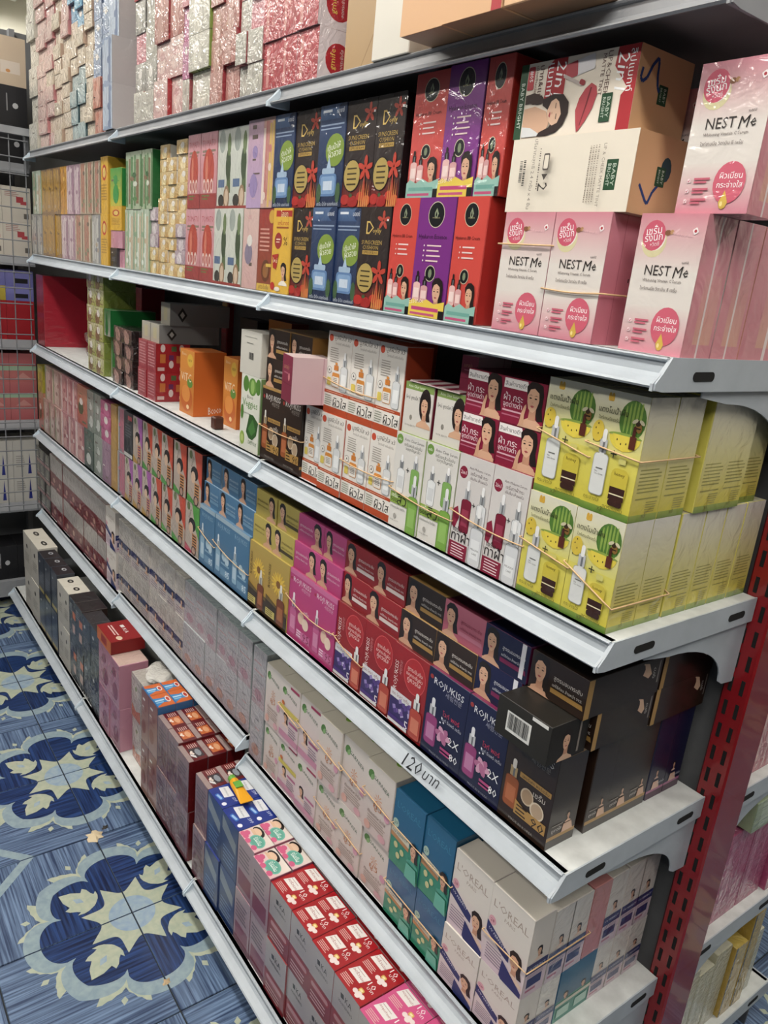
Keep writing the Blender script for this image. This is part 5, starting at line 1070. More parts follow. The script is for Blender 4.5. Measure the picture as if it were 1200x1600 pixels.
kind('wbox', 'white box', (.075, .085, .075), dict(front='cfcbc0', side='dcd8cc', top='d4d0c4'), lambda d: (d.rect(0, 0, 1, 1, 'c9c5bb', 'd0ccc2'), d.bars(.42, .36, .66, .52, 12, '3a3a38'), d.rect(.3, .72, .62, .735, '7a7a74'), d.rect(.2, .86, .8, .87, '8a8a84')), lambda d: d.text('Bcoco', .45, .45, .7, '2a2a28', -90, hmax=.4), name='vitamin_carton', cat='carton')
put('wbox', -1.028, -.935, ZC + .162, ZC + .252, .03, .085, SC_, label='white box with barcode on top of the vegetable carton')
kind('tanback', 'tan', (.12, .16, .08), dict(front='a8967c', side='6a5a48', top='8a7a64'), lambda d: (d.rect(0, 0, 1, 1, 'b0a48f', 'b9ad98'), d.rrect(.45, .5, .4, .4, 'b88a4a', .3)), name='vitamin_carton', cat='carton')
put('tanback', -1.10, -.985, ZC, ZC + .24, .235, .08, SC_, label='pale tan carton standing behind the white barcode box')
cube = newobj('chocolate_cube', boxmesh('chocolate_cube', -.012, .012, -.012, .012, 0, .03, mat('brown_plastic', '4a2a20', rough=.4), .003), loc=(-1.195, .058, ZC + .0002)); tag(cube, 'small brown block on the shelf between the orange cartons', 'block')
def d_redbox(d): d.rect(0, 0, 1, 1, 'a33a44', 'a8464e'); d.lines(.1, .9, .9, 8, .1, 'c98a8c', .2)
def d_redside(d):
    d.rect(0, 0, 1, 1, 'a3121f', 'ab1826'); 
    for k, (x, y) in enumerate(((.2, .85), (.75, .85), (.45, .3))): d.ell(x, y, .07, .07, 'dcc8c4', 12)
    d.rect(.45, .75, .6, .92, '4f6a3c'); d.rect(.12, .35, .28, .65, 'c9702c'); d.rect(.6, .35, .78, .6, 'c9702c'); d.rect(.38, .45, .52, .62, '6a2a5c'); d.rect(.05, .08, .25, .2, 'd8b4b0'); d.rect(.7, .08, .95, .2, 'd8b4b0')
kind('redbox', 'red carton in clear film with printed side', (.065, .078, .15), dict(front='a33a44', side='a3121f', top='b0303a'), d_redbox, d_redside, M=WRAP, name='wrapped_box')
for c_ in range(2):
    for r_ in range(2): put('redbox', -1.672 + .065 * c_, -1.607 + .065 * c_, ZC + .078 * r_, ZC + .078 * (r_ + 1), .035, .095, SC_, r_)
kind('silver', 'silver white box', (.07, .05, .14), dict(front='a39f96', side='8a8a88', top='a9a8a4'), lambda d: (d.rect(0, 0, 1, 1, 'a8a294', 'b4ae9f'), d.rect(.3, .2, .7, .8, 'b9b08a')), lambda d: (d.rect(0, 0, 1, 1, '7d7d7b', '8a8a88'), d.ell(.2, .5, .08, .12, '2a2a28', 4), d.ell(.2, .5, .04, .06, 'c9c6bc', 4)), M=GLOSS, name='wrapped_box')
put('silver', -1.672, -1.608, ZC + .156, ZC + .205, .045, .17, SC_, label='silver box on the red cartons, left'); put('silver', -1.607, -1.543, ZC + .156, ZC + .205, .045, .17, SC_, label='silver box on the red cartons, right')
put('silver', -1.60, -1.535, ZC + .205, ZC + .262, .07, .17, SC_, label='silver box topmost on the red cartons, third shelf')
simple('backdark', 'dark box with portrait', '2f3a4c', '54483f', 51, dims=(.10, .075, .05), M=CARTON, band='c9a486', side='1f1a1a')
put('backdark', -1.50, -1.40, ZC, ZC + .24, .26, .05, SC_, label='dark blue carton standing at the back behind the orange carton')
simple('backred', 'back red carton', '8f1f1c', 'b5742c', 52, dims=(.10, .24, .05), M=CARTON, band='a8641c', side='5a1412')
put('backred', -1.36, -1.24, ZC, ZC + .25, .27, .05, SC_, label='dark red carton with fruit print standing far back')
simple('greenpk', 'green and white carton', '6f8f3c', 'b9b48a', 53, dims=(.10, .24, .05), M=CARTON, band='3f6a2c', side='2f4a1c')
put('greenpk', -.885, -.78, ZC, ZC + .262, .25, .06, SC_, label='green vegetable carton standing at the back behind brown boxes')
# ---- third shelf, far bay
simple('lime', 'lime green patterned box in film', 'a8ad4a', 'c9c69a', 54, dims=(.07, .05, .08), M=FILM, side='7d8a2c', band='8a6a44')
for c_, (p0, p1) in enumerate(((138, 149), (149, 162))):
    a, b = bx(p0, ZC), bx(p1, ZC)
    for r_ in range(6): put('lime', a, b, ZC + r_ * .052, ZC + (r_ + 1) * .052, .03, .10, SC_, r_)
simple('greenside', 'green', '9f9a8c', '0f6a2c', 55, dims=(.09, .085, .15), M=GLOSS, side='0f6a2c')
put('greenside', -1.955, -1.90, ZC, ZC + .13, .05, .14, SC_, 3, label='green yellow box low beside the lime stack')
put('greenside', -1.955, -1.90, ZC + .13, ZC + .21, .03, .14, SC_, 3, label='white fronted box with green side beside the lime stack')
simple('pouch', 'dark brown shiny pack', '3a2a26', '6a4a44', 56, dims=(.07, .045, .10), M=FILM, band='a87f74', side='1f1614')
for c_ in range(2):
    for r_ in range(4): put('pouch', -1.89 + .085 * c_, -1.81 + .085 * c_, ZC + r_ * .042, ZC + (r_ + 1) * .042, .034 + .004 * ((r_ + c_) % 2), .10, SC_, r_)
def d_crimback(d): d.rect(0, 0, 1, 1, '8a1024', '8f1226'); d.rect(0, .40, 1, .47, '84244a'); d.rect(0, .78, 1, .785, 'a83a4a'); d.rect(0, .2, 1, .205, 'a83a4a')
kind('bigred', 'big red', (.3, .25, .07), dict(front='8f1226', side='a8142c', top='7a0f20'), d_crimback, None, M=WRAP, name='wrapped_carton', cat='carton')
put('bigred', -2.675, -2.36, ZC + .0, ZC + .27, .215, .08, SC_, label='wide red film-wrapped carton at the back of the half-empty shelf')
put('bigred', -2.355, -2.18, ZC + .0, ZC + .265, .225, .08, SC_, label='narrower red carton at the back beside the lime stack')
put('bigred', -2.785, -2.685, ZC + .0, ZC + .262, .03, .175, SC_, label='tall red carton at the left end of the half-empty shelf')
put('bigred', -2.56, -2.49, ZC + .0, ZC + .055, .16, .05, SC_, label='small red carton low on the half-empty shelf')
# crumpled clear pouch
def lump(name, loc, r, M, seed):
    bm = bmesh.new(); bmesh.ops.create_icosphere(bm, subdivisions=3, radius=1); rnd = random.Random(seed)
    ph = [(rnd.uniform(2, 6), rnd.uniform(2, 6), rnd.uniform(0, 6)) for _ in range(5)]
    for v in bm.verts:
        k = 1 + .18 * sum(math.sin(p[0] * v.co.x + p[1] * v.co.z + p[2] + 3 * v.co.y) for p in ph) / 2
        v.co = Vector((v.co.x * r[0] * k, v.co.y * r[1] * k, v.co.z * r[2] * k))
    mz = min(v.co.z for v in bm.verts)
    for v in bm.verts: v.co.z -= mz
    me = bpy.data.meshes.new(name); bm.to_mesh(me); bm.free(); me.materials.append(M); return newobj(name, me, loc=loc)
tag(lump('plastic_pouch', (-2.29, .12, ZC + .0005), (.08, .05, .055), mat('smoky_clear_plastic', '6a5a54', rough=.08, coat=1, coat_rough=.03, bump=.8, bscale=30, distort=2), 3), 'crumpled smoky clear plastic pouch on the half-empty shelf', 'pouch')
# ---------------------------------------------------------------- fourth shelf, near bay
ZD1 = ZD + .150; ZD2 = ZD1 + .0585; ZD3 = ZD2 + .0575
fx = [-.945, -.862, -.7685, -.674, -.5895, -.499, -.411, -.3195, -.2255, -.139, -.0465]
ks = ['ryel', 'ryel', 'rpink', 'rpink', 'rred', 'rred', 'rred', 'rnavy', 'rnavy', 'rbrown']
for i, k in enumerate(ks): put(k, fx[i], fx[i + 1], ZD, ZD1, .03, .058 if k in ('rbrown', 'rnavy') else .11, SD, 0)
lows = [('s_yel2', -.945, -.855), ('s_yel', -.855, -.765), ('s_pink2', -.765, -.674), ('s_pink', -.674, -.5895), ('s_red', -.5895, -.507), ('s_red', -.507, -.412), ('s_brown', -.412, -.3215), ('s_brown', -.3215, -.229), ('s_navy', -.229, -.139)]
for k, a, b in lows: put(k, a, b, ZD1, ZD2, .036, .14, SD, 1)
ups = [('s_yel2', -.943, -.852), ('s_yel', -.852, -.763), ('s_pink2', -.763, -.667), ('s_pink', -.667, -.592), ('s_red', -.592, -.497), ('s_red', -.497, -.409), ('s_brown', -.409, -.314), ('s_rose', -.314, -.2225), ('s_navy', -.2225, -.134)]
for k, a, b in ups: put(k, a, b, ZD2, ZD3, .040, .14, SD, 2)
put('s_brown_e', -.131, -.034, ZD2, ZD3, .038, .16, SD, 2, label='small dark brown box with gold end, top right corner')
put('s_brown_e', -.129, -.036, ZD1, ZD2, .075, .125, SD, 1, label='small dark brown box behind the barcode box')
put('barcode', -.137, -.042, ZD1, ZD1 + .0575, -.008, .075, SD, 1, label='small black box with white barcode on the corner')
# ranks behind the corner, seen from the end
for i in range(3): put('rbrown_s', fx[9] + .004, fx[10] + .004, ZD, ZD1, .103 + .048 * i, .0472, SD, label='dark brown serum box, %s behind the corner box, side panel showing' % ('first', 'second', 'third')[i])
put('rnavy_s', fx[9] + .004, fx[10] + .004, ZD, ZD1, .2495, .044, SD, label='navy serum box in the end rank with pale portrait'); put('rnavy_s', fx[9] + .004, fx[10] + .004, ZD, ZD1, .2945, .042, SD, label='navy serum box at the back of the end rank')
put('s_brown_e', -.129, -.036, ZD2, ZD3, .2065, .135, SD, label='small dark brown box with gold end, back of top rank')
put('s_brown_e', -.129, -.036, ZD1, ZD2, .2065, .135, SD, label='small dark brown box with gold end, back of lower rank')
put('rnavy_s', fx[7], fx[8], ZD, ZD1, .09, .05, SD, label='navy serum box hidden behind the left navy box'); put('rnavy_s', fx[8], fx[9], ZD, ZD1, .09, .05, SD, label='navy serum box hidden behind the right navy box')
band(fx[2], fx[4], .03, .14, ZD + .085, 'tan rubber band round the two magenta serum boxes', .012, -.01)
band(fx[4], fx[5], .03, .14, ZD + .07, 'tan rubber band round the leftmost red serum box', .004, -.02)
# ---- fourth shelf, middle bay
bxs = [-1.213, -1.126, -1.034, -.9465]
for i in range(3):
    put('rblue', bxs[i], bxs[i + 1], ZD, ZD1 + .003, .03, .11, SD, 0); put('s_blue', bxs[i] + .004, bxs[i + 1] + .003, ZD1 + .003, ZD2 + .003, .036, .14, SD, 1); put('s_blue', bxs[i] + .007, bxs[i + 1] + .003, ZD2 + .003, ZD3 + .004, .040, .14, SD, 2)
band(bxs[0], bxs[1], .03, .14, ZD + .078, 'tan rubber band round the leftmost steel blue box', .002, -.02); band(bxs[1], bxs[3], .03, .14, ZD + .075, 'tan rubber band round the two right steel blue boxes', .006, -.02)
ZDM = ZD + .136
row_px(SD, ZD, ZDM, ['greymask', 'purplemask', 'purplemask', 'purplemask', 'redgreen', 'redgreen', 'redgreen', 'greenred'], [184, 195, 208, 222, 236, 251.5, 268, 288, 309], ZD)
row_px(SD, ZDM, ZDM + .137, ['greymask', 'darkmask', 'purplemask', 'redgreen', 'redgreen', 'redgreen', None, 'redgreen', None, 'redgreen'], [184, 194.5, 208, 222, 237, 253, 270, 272, 291, 292.5, 314], ZDM, row=1)
# ---- fourth shelf, far bay
simple('tallpinkA', 'tall pale pink striped box in film', 'c09a90', 'cfb4a6', 61, fn=d_stripes('bd998e', ['d6c0b4', 'a87f78', '8f9a74'], 61), dims=(.08, .14, .1))
simple('tallpinkB', 'tall rose box with white stripe in film', 'c08088', 'd4a4a4', 62, fn=d_stripes('bb7f84', ['dcc4c0', 'a86068', 'cf9a94'], 62), dims=(.08, .14, .1))
simple('redleaf', 'red box with green leaf emblem', 'b04a34', 'c4886a', 63, dims=(.08, .14, .1), band='3a5a34')
simple('darkgreen', 'dark green box with silver oval', '2f3f38', '54665c', 64, dims=(.07, .14, .1), band='c4c8c2')
simple('greyoval', 'grey green box with pale oval', '7d857c', '98a096', 65, dims=(.07, .14, .1), band='c4c8c2')
simple('magenta', 'magenta pink box in film', 'b8487c', 'c86a94', 66, dims=(.09, .05, .1), side='9a3464')
simple('plum', 'plum purple box in film', '8a6480', 'a8849a', 67, dims=(.09, .14, .1))
simple('goldslim', 'slim golden tall box', 'b58a3a', 'c49c50', 68, dims=(.05, .28, .1), fn=lambda d: (d.rect(0, 0, 1, 1, 'b08436', 'b88e42'), d.rect(.2, .1, .8, .9, 'bb9248')))
simple('yellowtag', 'yellow tagged small box', 'c9bc1e', 'a89c1c', 69, dims=(.05, .05, .1))
zl = ZD + .135
row_px(SD, ZD, zl, ['tallpinkA', 'tallpinkA', 'tallpinkA', 'tallpinkB', 'tallpinkB', 'tallpinkB', 'darkgreen', 'greyoval', 'plum'], [70, 79, 88, 97, 108, 118, 133, 147, 160, 173], ZD)
row_px(SD, zl, zl + .135, ['tallpinkA', 'tallpinkA', 'tallpinkB', 'tallpinkB', 'tallpinkB', 'redleaf', 'greyoval', 'greyoval'], [72, 83, 95, 106, 114, 122, 137, 147, 157], zl, row=1)
a, b = bx(158, zl), bx(174, zl)
for r_ in range(3): put('magenta', a, b, zl + .043 * r_, zl + .043 * (r_ + 1), .03, .1, SD, r_)
a, b = bx(174, ZD), bx(183, ZD); put('goldslim', a, b, ZD, ZD + .268, .03, .1, SD)
a, b = bx(62, ZD), bx(69.5, ZD); put('redleaf', a, b, ZD, ZD + .15, .03, .1, SD, 0); put('yellowtag', a, b, ZD + .15, ZD + .2, .03, .1, SD, 1); put('yellowtag', a, b, ZD + .2, ZD + .255, .03, .1, SD, 2)
# ---------------------------------------------------------------- fifth shelf, near bay
EM = .543; ET = .686
lx = [-.2065, -.1225, -.038]
for i in range(2):
    put('lor', lx[i], lx[i + 1], EM, ET + .001, .03, .045, SE, 1); put('lor', lx[i], lx[i + 1], ZE1, EM, .03, .045, SE, 0)
tx = [-.362, -.281, -.2075]
for i in range(2):
    put('teal', tx[i], tx[i + 1], EM + .006, ET + .010, .03, .13, SE, 1); put('teal', tx[i], tx[i + 1], ZE1, EM + .006, .03, .13, SE, 0)
gx = [-.834, -.765, -.687, -.606, -.527, -.446, -.363]
for i, k in enumerate(['gar', 'gary', 'garp', 'gar', 'gar', 'gar']):
    put(k, gx[i], gx[i + 1], .560, .704, .03 - .004 * (i % 2), .13, SE, 1); put(k, gx[i], gx[i + 1], ZE1, .560, .03, .13, SE, 0)
for i in range(5):
    band(gx[i + 1], gx[i + 2], .026, .16, 0.560 + .074, 'tan rubber band, %s on the upper white skincare boxes' % ('first from left', 'second from left', 'third from left', 'fourth from left', 'fifth from left')[i], 0, -.012)
    if i in (2, 3): band(gx[i + 1], gx[i + 2], .03, .16, ZE1 + .066, 'tan rubber band, %s on the lower white skincare boxes' % ('left', 'right')[i - 2], 0, -.012)
# end ranks of the fifth shelf
seq_u = ['lor_s', 'lor_s', 'lor_s', 'pink_s', 'lor_s', 'lor_s', 'lor_s']; seq_l = ['lor_s', 'lor_s', 'teal_s', 'teal_s', 'lor_s', 'lor_s', 'lor_s']
nth = ('first', 'second', 'third', 'fourth', 'fifth', 'sixth', 'seventh')
for i in range(6):
    y = .077 + .0435 * i
    put(seq_u[i + 1], lx[1], lx[2], EM, ET - .006, y, .0425, SE, label='%s, %s behind the front corner, upper end row' % ({'lor_s': 'white sunscreen box', 'pink_s': 'rose pink box'}[seq_u[i + 1]], nth[i]))
    put(seq_l[i + 1], lx[1], lx[2], ZE1, EM, y, .0425, SE, label='%s, %s behind the front corner, lower end row' % ({'lor_s': 'white sunscreen box', 'teal_s': 'teal sunscreen box'}[seq_l[i + 1]], nth[i]))
for i in range(1):
    put('lor_s', lx[0], lx[1], EM, ET - .01, .08, .0425, SE, label='white sunscreen box behind the left front one, upper row'); put('lor_s', lx[0], lx[1], ZE1, EM, .08, .0425, SE, label='white sunscreen box behind the left front one, lower row')
band(lx[1], lx[2], .03, .164, EM + .055, 'tan rubber band round the upper right sunscreen boxes at the corner', .0, .0)
band(tx[0], tx[2], .03, .16, EM + .075, 'tan rubber band round the upper teal sunscreen boxes', .0, -.01); band(tx[0], tx[2], .03, .16, ZE1 + .06, 'tan rubber band round the lower teal sunscreen boxes', .0, -.01)
# ---- fifth shelf, middle bay
EM2 = ZE2 + .121
gp = [289, 306, 323, 340, 357, 375, 396, 418.5]
xs = [bx(p, ZE2 + .24) for p in gp]
for i in range(7):
    za = ZE2 if xs[i + 1] < -.9 else ZE1
    hh = (ZE2 + .237 - za) / 2
    if xs[i] < -.9 < xs[i + 1]: xs[i + 1] = -.9 - .0005 if abs(xs[i + 1] + .9) < .04 else xs[i + 1]; za = ZE2 if xs[i + 1] <= -.9 else ZE1
    hh = (ZE2 + .237 - za) / 2
    if xs[i] < -.9 < xs[i + 1]: xs[i] = -.898
    for r_ in range(2): put('greyf%d' % r_, xs[i], xs[i + 1], za + r_ * hh, za + (r_ + 1) * hh, .03, .12, SE, r_)
lp = [186, 193, 206, 220, 235, 248, 262, 275, 289]
for r_ in range(2): row_px(SE, ZE2 + .12 * r_, ZE2 + .12 * (r_ + 1), ['lorfar'] * 8, lp, ZE2 + .24, row=r_)
# ---- fifth shelf, far bay
fp = [77, 87, 97, 107, 118, 129, 140, 152, 166, 181]
for r_ in range(2): row_px(SE, ZE3 + .132 * r_, ZE3 + .132 * (r_ + 1), ['redhalf'] * 8 + ['lor'], fp, ZE3 + .264, row=r_)
for r_ in range(4): row_px(SE, ZE3 + .062 * r_, ZE3 + .062 * (r_ + 1), ['darkpk'] * 3, [55, 61, 69, 77], ZE3 + .25, row=r_)
# ---------------------------------------------------------------- bottom shelf
YF = -.09
fX = [-.561, -.480, -.406, -.331, -.254]
def stack(key, a, b, ztop, shelf=SF, n_deep=3, keys=None):
    h = (ztop - ZF) / 2
    put(key, a, b, ZF, ZF + h, YF, .143, shelf, 0, rname='lower front row')
    for q in range(n_deep): put((keys or [key] * 3)[q], a, b, ZF + h, ztop, YF + .048 * q, .0472, shelf, 1 + q, lab_x=a, rname=('upper front row', 'second rank back', 'third rank back')[q])
DEEP = ('front', 'second', 'third')
for i in range(4): stack('ka_red', fX[i], fX[i + 1], .390 - .002 * i)
for i in range(3): stack('ka_pink', -.2535 + .078 * i, -.1765 + .078 * i, .381)
for i, (a, b) in enumerate(((-.706, -.635), (-.635, -.562))): stack('ladysoap', a, b, .399 - .005 * i)
for i, (a, b) in enumerate(((-.859, -.785), (-.785, -.707))): stack('bluesoap', a, b, .400 - .001 * i)
for i, (a, b, k) in enumerate(((-1.167, -1.098, ['maroon'] * 3), (-1.098, -1.032, ['maroon'] * 3), (-1.032, -.96, ['maroon2', 'maroon', 'maroon']), (-.927, -.860, ['maroon2', 'maroon2', 'maroon']))):
    stack(k[0], a, b, (.416, .415, .408, .400)[i], keys=k)
for i, (a, b) in enumerate(((-1.282, -1.23), (-1.23, -1.168))): stack('orblue', a, b, .437, n_deep=3)
for c_, (a, b) in enumerate(((-1.435, -1.36), (-1.36, -1.285))):
    for r_ in range(2): put('clear_orange', a, b, ZF + .138 * r_, ZF + .138 * (r_ + 1), -.062, .10, SF, r_)
for c_, (a, b) in enumerate(((-1.645, -1.55), (-1.55, -1.46))):
    for r_ in range(2): put('pouch_pink', a, b, ZF + .142 * r_, ZF + .142 * (r_ + 1), YF, .085, SF, r_)
put('redka', -1.66, -1.53, ZF + .2845, ZF + .325, YF - .002, .10, SF)
row_px(SF, ZF, ZF + .148, ['black_box', 'black_box'], [131, 143, 157], ZF, y0=YF)
row_px(SF, ZF + .148, ZF + .295, ['black_box', 'black_box'], [131, 143, 157], ZF, y0=YF, row=1)
row_px(SF, ZF, ZF + .148, ['uv_box', 'uv_box'], [110.5, 120, 130.5], ZF, y0=YF); row_px(SF, ZF + .148, ZF + .296, ['uv_box', 'uv_box'], [110.5, 120, 130.5], ZF, y0=YF, row=1)
for r_ in range(2):
    row_px(SF, ZF + .153 * r_, ZF + .153 * (r_ + 1), ['navy_box', 'navy_box', 'navy_box'], [64, 73, 82.5, 92], ZF, y0=YF, row=r_)
    row_px(SF, ZF + .147 * r_, ZF + .147 * (r_ + 1), ['hole_box', 'hole_box'], [92.3, 101, 110], ZF, y0=YF, row=r_)
    row_px(SF, ZF + .155 * r_, ZF + .155 * (r_ + 1), ['hole_box', 'hole_box'], [41, 52, 63.5], ZF, y0=YF, row=r_)
tag(lump('plastic_wrap', (-1.36, -.012, ZF + .2765), (.055, .038, .014), mat('crumpled_clear_wrap', 'b9b6b0', rough=.12, coat=1, coat_rough=.04, bump=.8, bscale=40, distort=2), 9), 'crumpled clear plastic wrap on the pack beside orange boxes', 'plastic wrap')
# yellow tube lying over the boxes
def tube_squeeze(loc, rz):
    e = newobj('cream_tube', None, loc=loc); e.rotation_euler = (0, 0, rz)
    v = []; f = []; n = 12; S = [(0, .014, .014), (.02, .016, .015), (.06, .018, .010), (.10, .021, .0015), (.108, .021, .0012)]
    for x, ry, rz_ in S:
        for k in range(n): a = 2 * math.pi * k / n; v.append((x, ry * math.cos(a), .016 + rz_ * math.sin(a)))
    for i in range(len(S) - 1):
        for k in range(n): f.append((i * n + k, i * n + (k + 1) % n, (i + 1) * n + (k + 1) % n, (i + 1) * n + k))
    f += [tuple(range(n))[::-1], tuple(range((len(S) - 1) * n, len(S) * n))]
    newobj('tube_body', pymesh('tube_body', v, f, mat('orange_yellow_plastic', 'd99a1c', rough=.35)), e)
    newobj('cap', tube('cap', [(-.02, 0, .016), (0.0, 0, .016)], .012, mat('green_plastic', '5f9a3c', rough=.4), n=12), e)
    newobj('label_print', boxmesh('label_print', .02, .05, -.012, .012, .0285, .0312, MATS['green_plastic']), e)
    e.scale = (.72, .72, .72); tag(e, 'yellow squeeze tube with green cap lying on the blue boxes', 'tube')
tube_squeeze((-.845, -.034, .4006), math.radians(-4))
# ---------------------------------------------------------------- top shelf, near bay
put('tan_green', -.467, -.379, ZA, ZA + .10, -.036, .18, SA); put('tan_red', -.378, -.272, ZA, ZA + .10, -.038, .18, SA); put('tan_plain', -.270, -.150, ZA, ZA + .10, -.036, .18, SA)
kind('whitec', 'plain white carton', (.09, .2, .2), dict(front='d9d4c8', side='dcd7cc', bottom='a8a49a'), None, name='shipping_carton', cat='carton')
put('whitec', -.605, -.512, ZA, ZA + .2, .012, .2, SA, label='plain white carton beside the brown cardboard on top shelf')
kind('brownc', 'brown cardboard carton', (.14, .2, .2), dict(front='b08f62', side='a8875c', bottom='7a6244'), lambda d: (d.rect(0, 0, 1, 1, 'ad8c5e', 'b29164'), d.poly([(.5, 0), (1, .35), (1, .37), (.47, 0)], '97774c')), name='shipping_carton', cat='carton')
put('brownc', -.704, -.606, ZA, ZA + .2, .03, .2, SA, label='brown cardboard carton on the top shelf')
def d_gm(d): d.rect(0, 0, 1, 1, 'e6d8dc'); d.ell(.5, .5, .0001, .0001, 'e6d8dc', 4); d.ell(.40, .45, .26, .26, 'b8182c'); d.text('gmife', .30, .45, .32, 'e8c84a', 90); d.text('ลดกระชับใส', .46, .45, .36, 'f0e0e0', 90, hmax=.1); d.text('10', .72, .38, .26, '2a1a1c', 78); d.text('บาท', .86, .40, .24, '2a1a1c', 78, hmax=.1)
def d_redfoil(d): d.rect(0, 0, 1, 1, 'a8323c', 'b84a50'); d.rect(.15, .1, .3, .9, 'cf8a84'); d.text('gmife', .55, .5, .6, 'd8948c', 80, hmax=.4)
kind('gm', 'red foil box with white printed side', (.06, .083, .10), dict(front='b04048', side='e6d8dc', bottom='8a5a60'), d_redfoil, d_gm, M=FILM, name='wrapped_box')
for c_, (a, b) in enumerate(((-.984, -.915), (-.914, -.858), (-.857, -.785))):
    for r_ in range(3): put('gm', a, b, ZA + .083 * r_, ZA + .083 * (r_ + 1), .028 - .004 * r_ % 3, .10, SA, r_)
# ---- top shelf, middle bay
shiny('sil_green', 'silver film box with green edge stripe', 'b9b5a8', 'cfcabc', 71, (.08, .075, .1), side='8fa83c')
shiny('redbrown', 'red brown box in crinkled film', 'a86a60', 'bf948a', 72, (.07, .07, .1), side='a8323c')
shiny('silver_f', 'silver box in crinkled film', 'a9a59a', 'c0bcb0', 73, (.05, .06, .1), side='a8484c')
shiny('rose_f', 'rose pink box in crinkled film', 'c07880', 'd09a9e', 74, (.06, .08, .1), side='b8304c')
shiny('pinkfoil', 'pale pink foil box in shiny film', 'c9a09c', 'dcc0b8', 75, (.06, .08, .1), side='b5242c')
shiny('magenta_f', 'magenta box in crinkled film', 'b0688c', 'c48aa4', 76, (.04, .07, .1), side='8a2a4c')
shiny('hotpink', 'hot pink box in shiny film', 'd0588c', 'd97aa4', 77, (.09, .09, .1), side='d9508c', M=WRAP)
shiny('redc', 'plain dark red box with white tag', 'a01a20', 'a01a20', 78, (.09, .13, .1), M=GLOSS, side='8a1218')
shiny('tealc', 'teal green box in film', '6f9a88', '8ab09e', 79, (.09, .15, .1), M=WRAP, side='cfcac0')
shiny('clearsm', 'small silver pack with dark edge', '8f8c84', 'b5b2a8', 80, (.07, .06, .08), side='2a2624')
def cols(shelf, z0, ztop, specs, y0=.03, dep=.1):
    for (p0, p1, ks, h) in specs:
        a, b = bx(p0, z0, y0), bx(p1, z0, y0); z = z0; i = 0
        while z < ztop - .01:
            hh = h * random.uniform(.92, 1.06); k = ks[min(i, len(ks) - 1)] if isinstance(ks, list) else ks
            put(k, a + .0005, b - .0005, z, z + hh, y0 + random.uniform(-.006, .006), dep, shelf, round(100 * (z - z0)) / 100 if False else i); z += hh; i += 1
cols(SA, ZA, ZA + .40, [(211, 226, ['silver_f', 'clearsm', 'rose_f', 'clearsm', 'redc', 'silver_f'], .07), (226, 243, ['silver_f', 'clearsm', 'silver_f', 'silver_f', 'tealc', 'tealc'], .072),
    (243, 264, ['pinkfoil', 'pinkfoil', 'redbrown', 'redbrown', 'rose_f'], .085), (264, 285, ['pinkfoil', 'pinkfoil', 'redbrown', 'hotpink', 'hotpink'], .082)])
cols(SA, ZA, ZA + .33, [(285.5, 296, ['silver_f', 'magenta_f', 'magenta_f', 'rose_f', 'magenta_f'], .07), (296.5, 328, 'sil_green', .074)])
cols(SA, ZA, ZA + .27, [(328.5, 348, 'redbrown', .064), (348, 369, 'redbrown', .066), (369.5, 386, ['silver_f', 'silver_f', 'silver_f', 'redbrown'], .058), (386.5, 410, ['silver_f', 'silver_f', 'rose_f', 'tealc', 'silver_f'], .056)])
# ---- top shelf, far bay: towers of small wrapped boxes
shiny('cream_s', 'small cream box in shiny film', 'c9b9a0', 'd9ccb8', 81, (.05, .04, .08), side='b89a84')
shiny('pink_s2', 'small blush pink box in shiny film', 'cfa8a2', 'dcc0b8', 82, (.05, .04, .08), side='c27a7c')
shiny('teal_s2', 'small pale teal box in shiny film', '8fa8aa', 'b4c4c4', 83, (.05, .045, .08), side='1f4a54')
shiny('white_t', 'tall white pack in shiny film', 'cdcabd', 'dedbd0', 84, (.06, .10, .08), side='c4c0b0')
shiny('orange_s2', 'small coral box in shiny film', 'c07a66', 'd0a090', 85, (.05, .045, .08), side='8a3a2c')
shiny('blue_t', 'tall silver blue pack in film', '8a9cb8', 'a8b6c8', 86, (.06, .095, .08), side='4a5a7a')
shiny('brightblue', 'bright blue box in film', '5a9cc0', '8ab8d0', 87, (.06, .06, .08), side='2a6a94')
cols(SA, ZA, ZA + .50, [(50, 62, 'white_t', .088)]); 
cols(SA, ZA, ZA + .47, [(62.5, 76, 'pink_s2', .044), (76.5, 88, ['pink_s2', 'cream_s', 'pink_s2', 'pink_s2', 'cream_s', 'pink_s2'], .046), (88.5, 100, 'cream_s', .042), (100.5, 112, ['cream_s'] * 7 + ['pink_s2'], .043)])
cols(SA, ZA, ZA + .42, [(112.5, 123, ['teal_s2', 'teal_s2', 'teal_s2', 'teal_s2', 'cream_s', 'cream_s', 'cream_s', 'brightblue'], .048), (123.5, 135, ['teal_s2', 'cream_s', 'teal_s2', 'teal_s2', 'cream_s', 'cream_s', 'brightblue', 'brightblue'], .05), (135.5, 148, 'cream_s', .042)])
cols(SA, ZA, ZA + .40, [(148.5, 160, ['orange_s2', 'orange_s2', 'blue_t', 'blue_t', 'blue_t', 'blue_t'], .075), (160.5, 171.5, ['orange_s2', 'blue_t'], .082)])
kind('swi', 'white', (.09, .11, .17), dict(front='8fa0ba', side='cfc9c4', bottom='5a564e'), d_stripes('8a9cb8', ['b4c0d0', '7485a4'], 88), lambda d: (d.rect(0, 0, 1, 1, 'c9c3c2', 'cfc9c8'), d.text('swi', .45, .5, .3, '2a2626', 80)), M=WRAP, name='wrapped_box')
a, b = bx(172, ZA), bx(187, ZA)
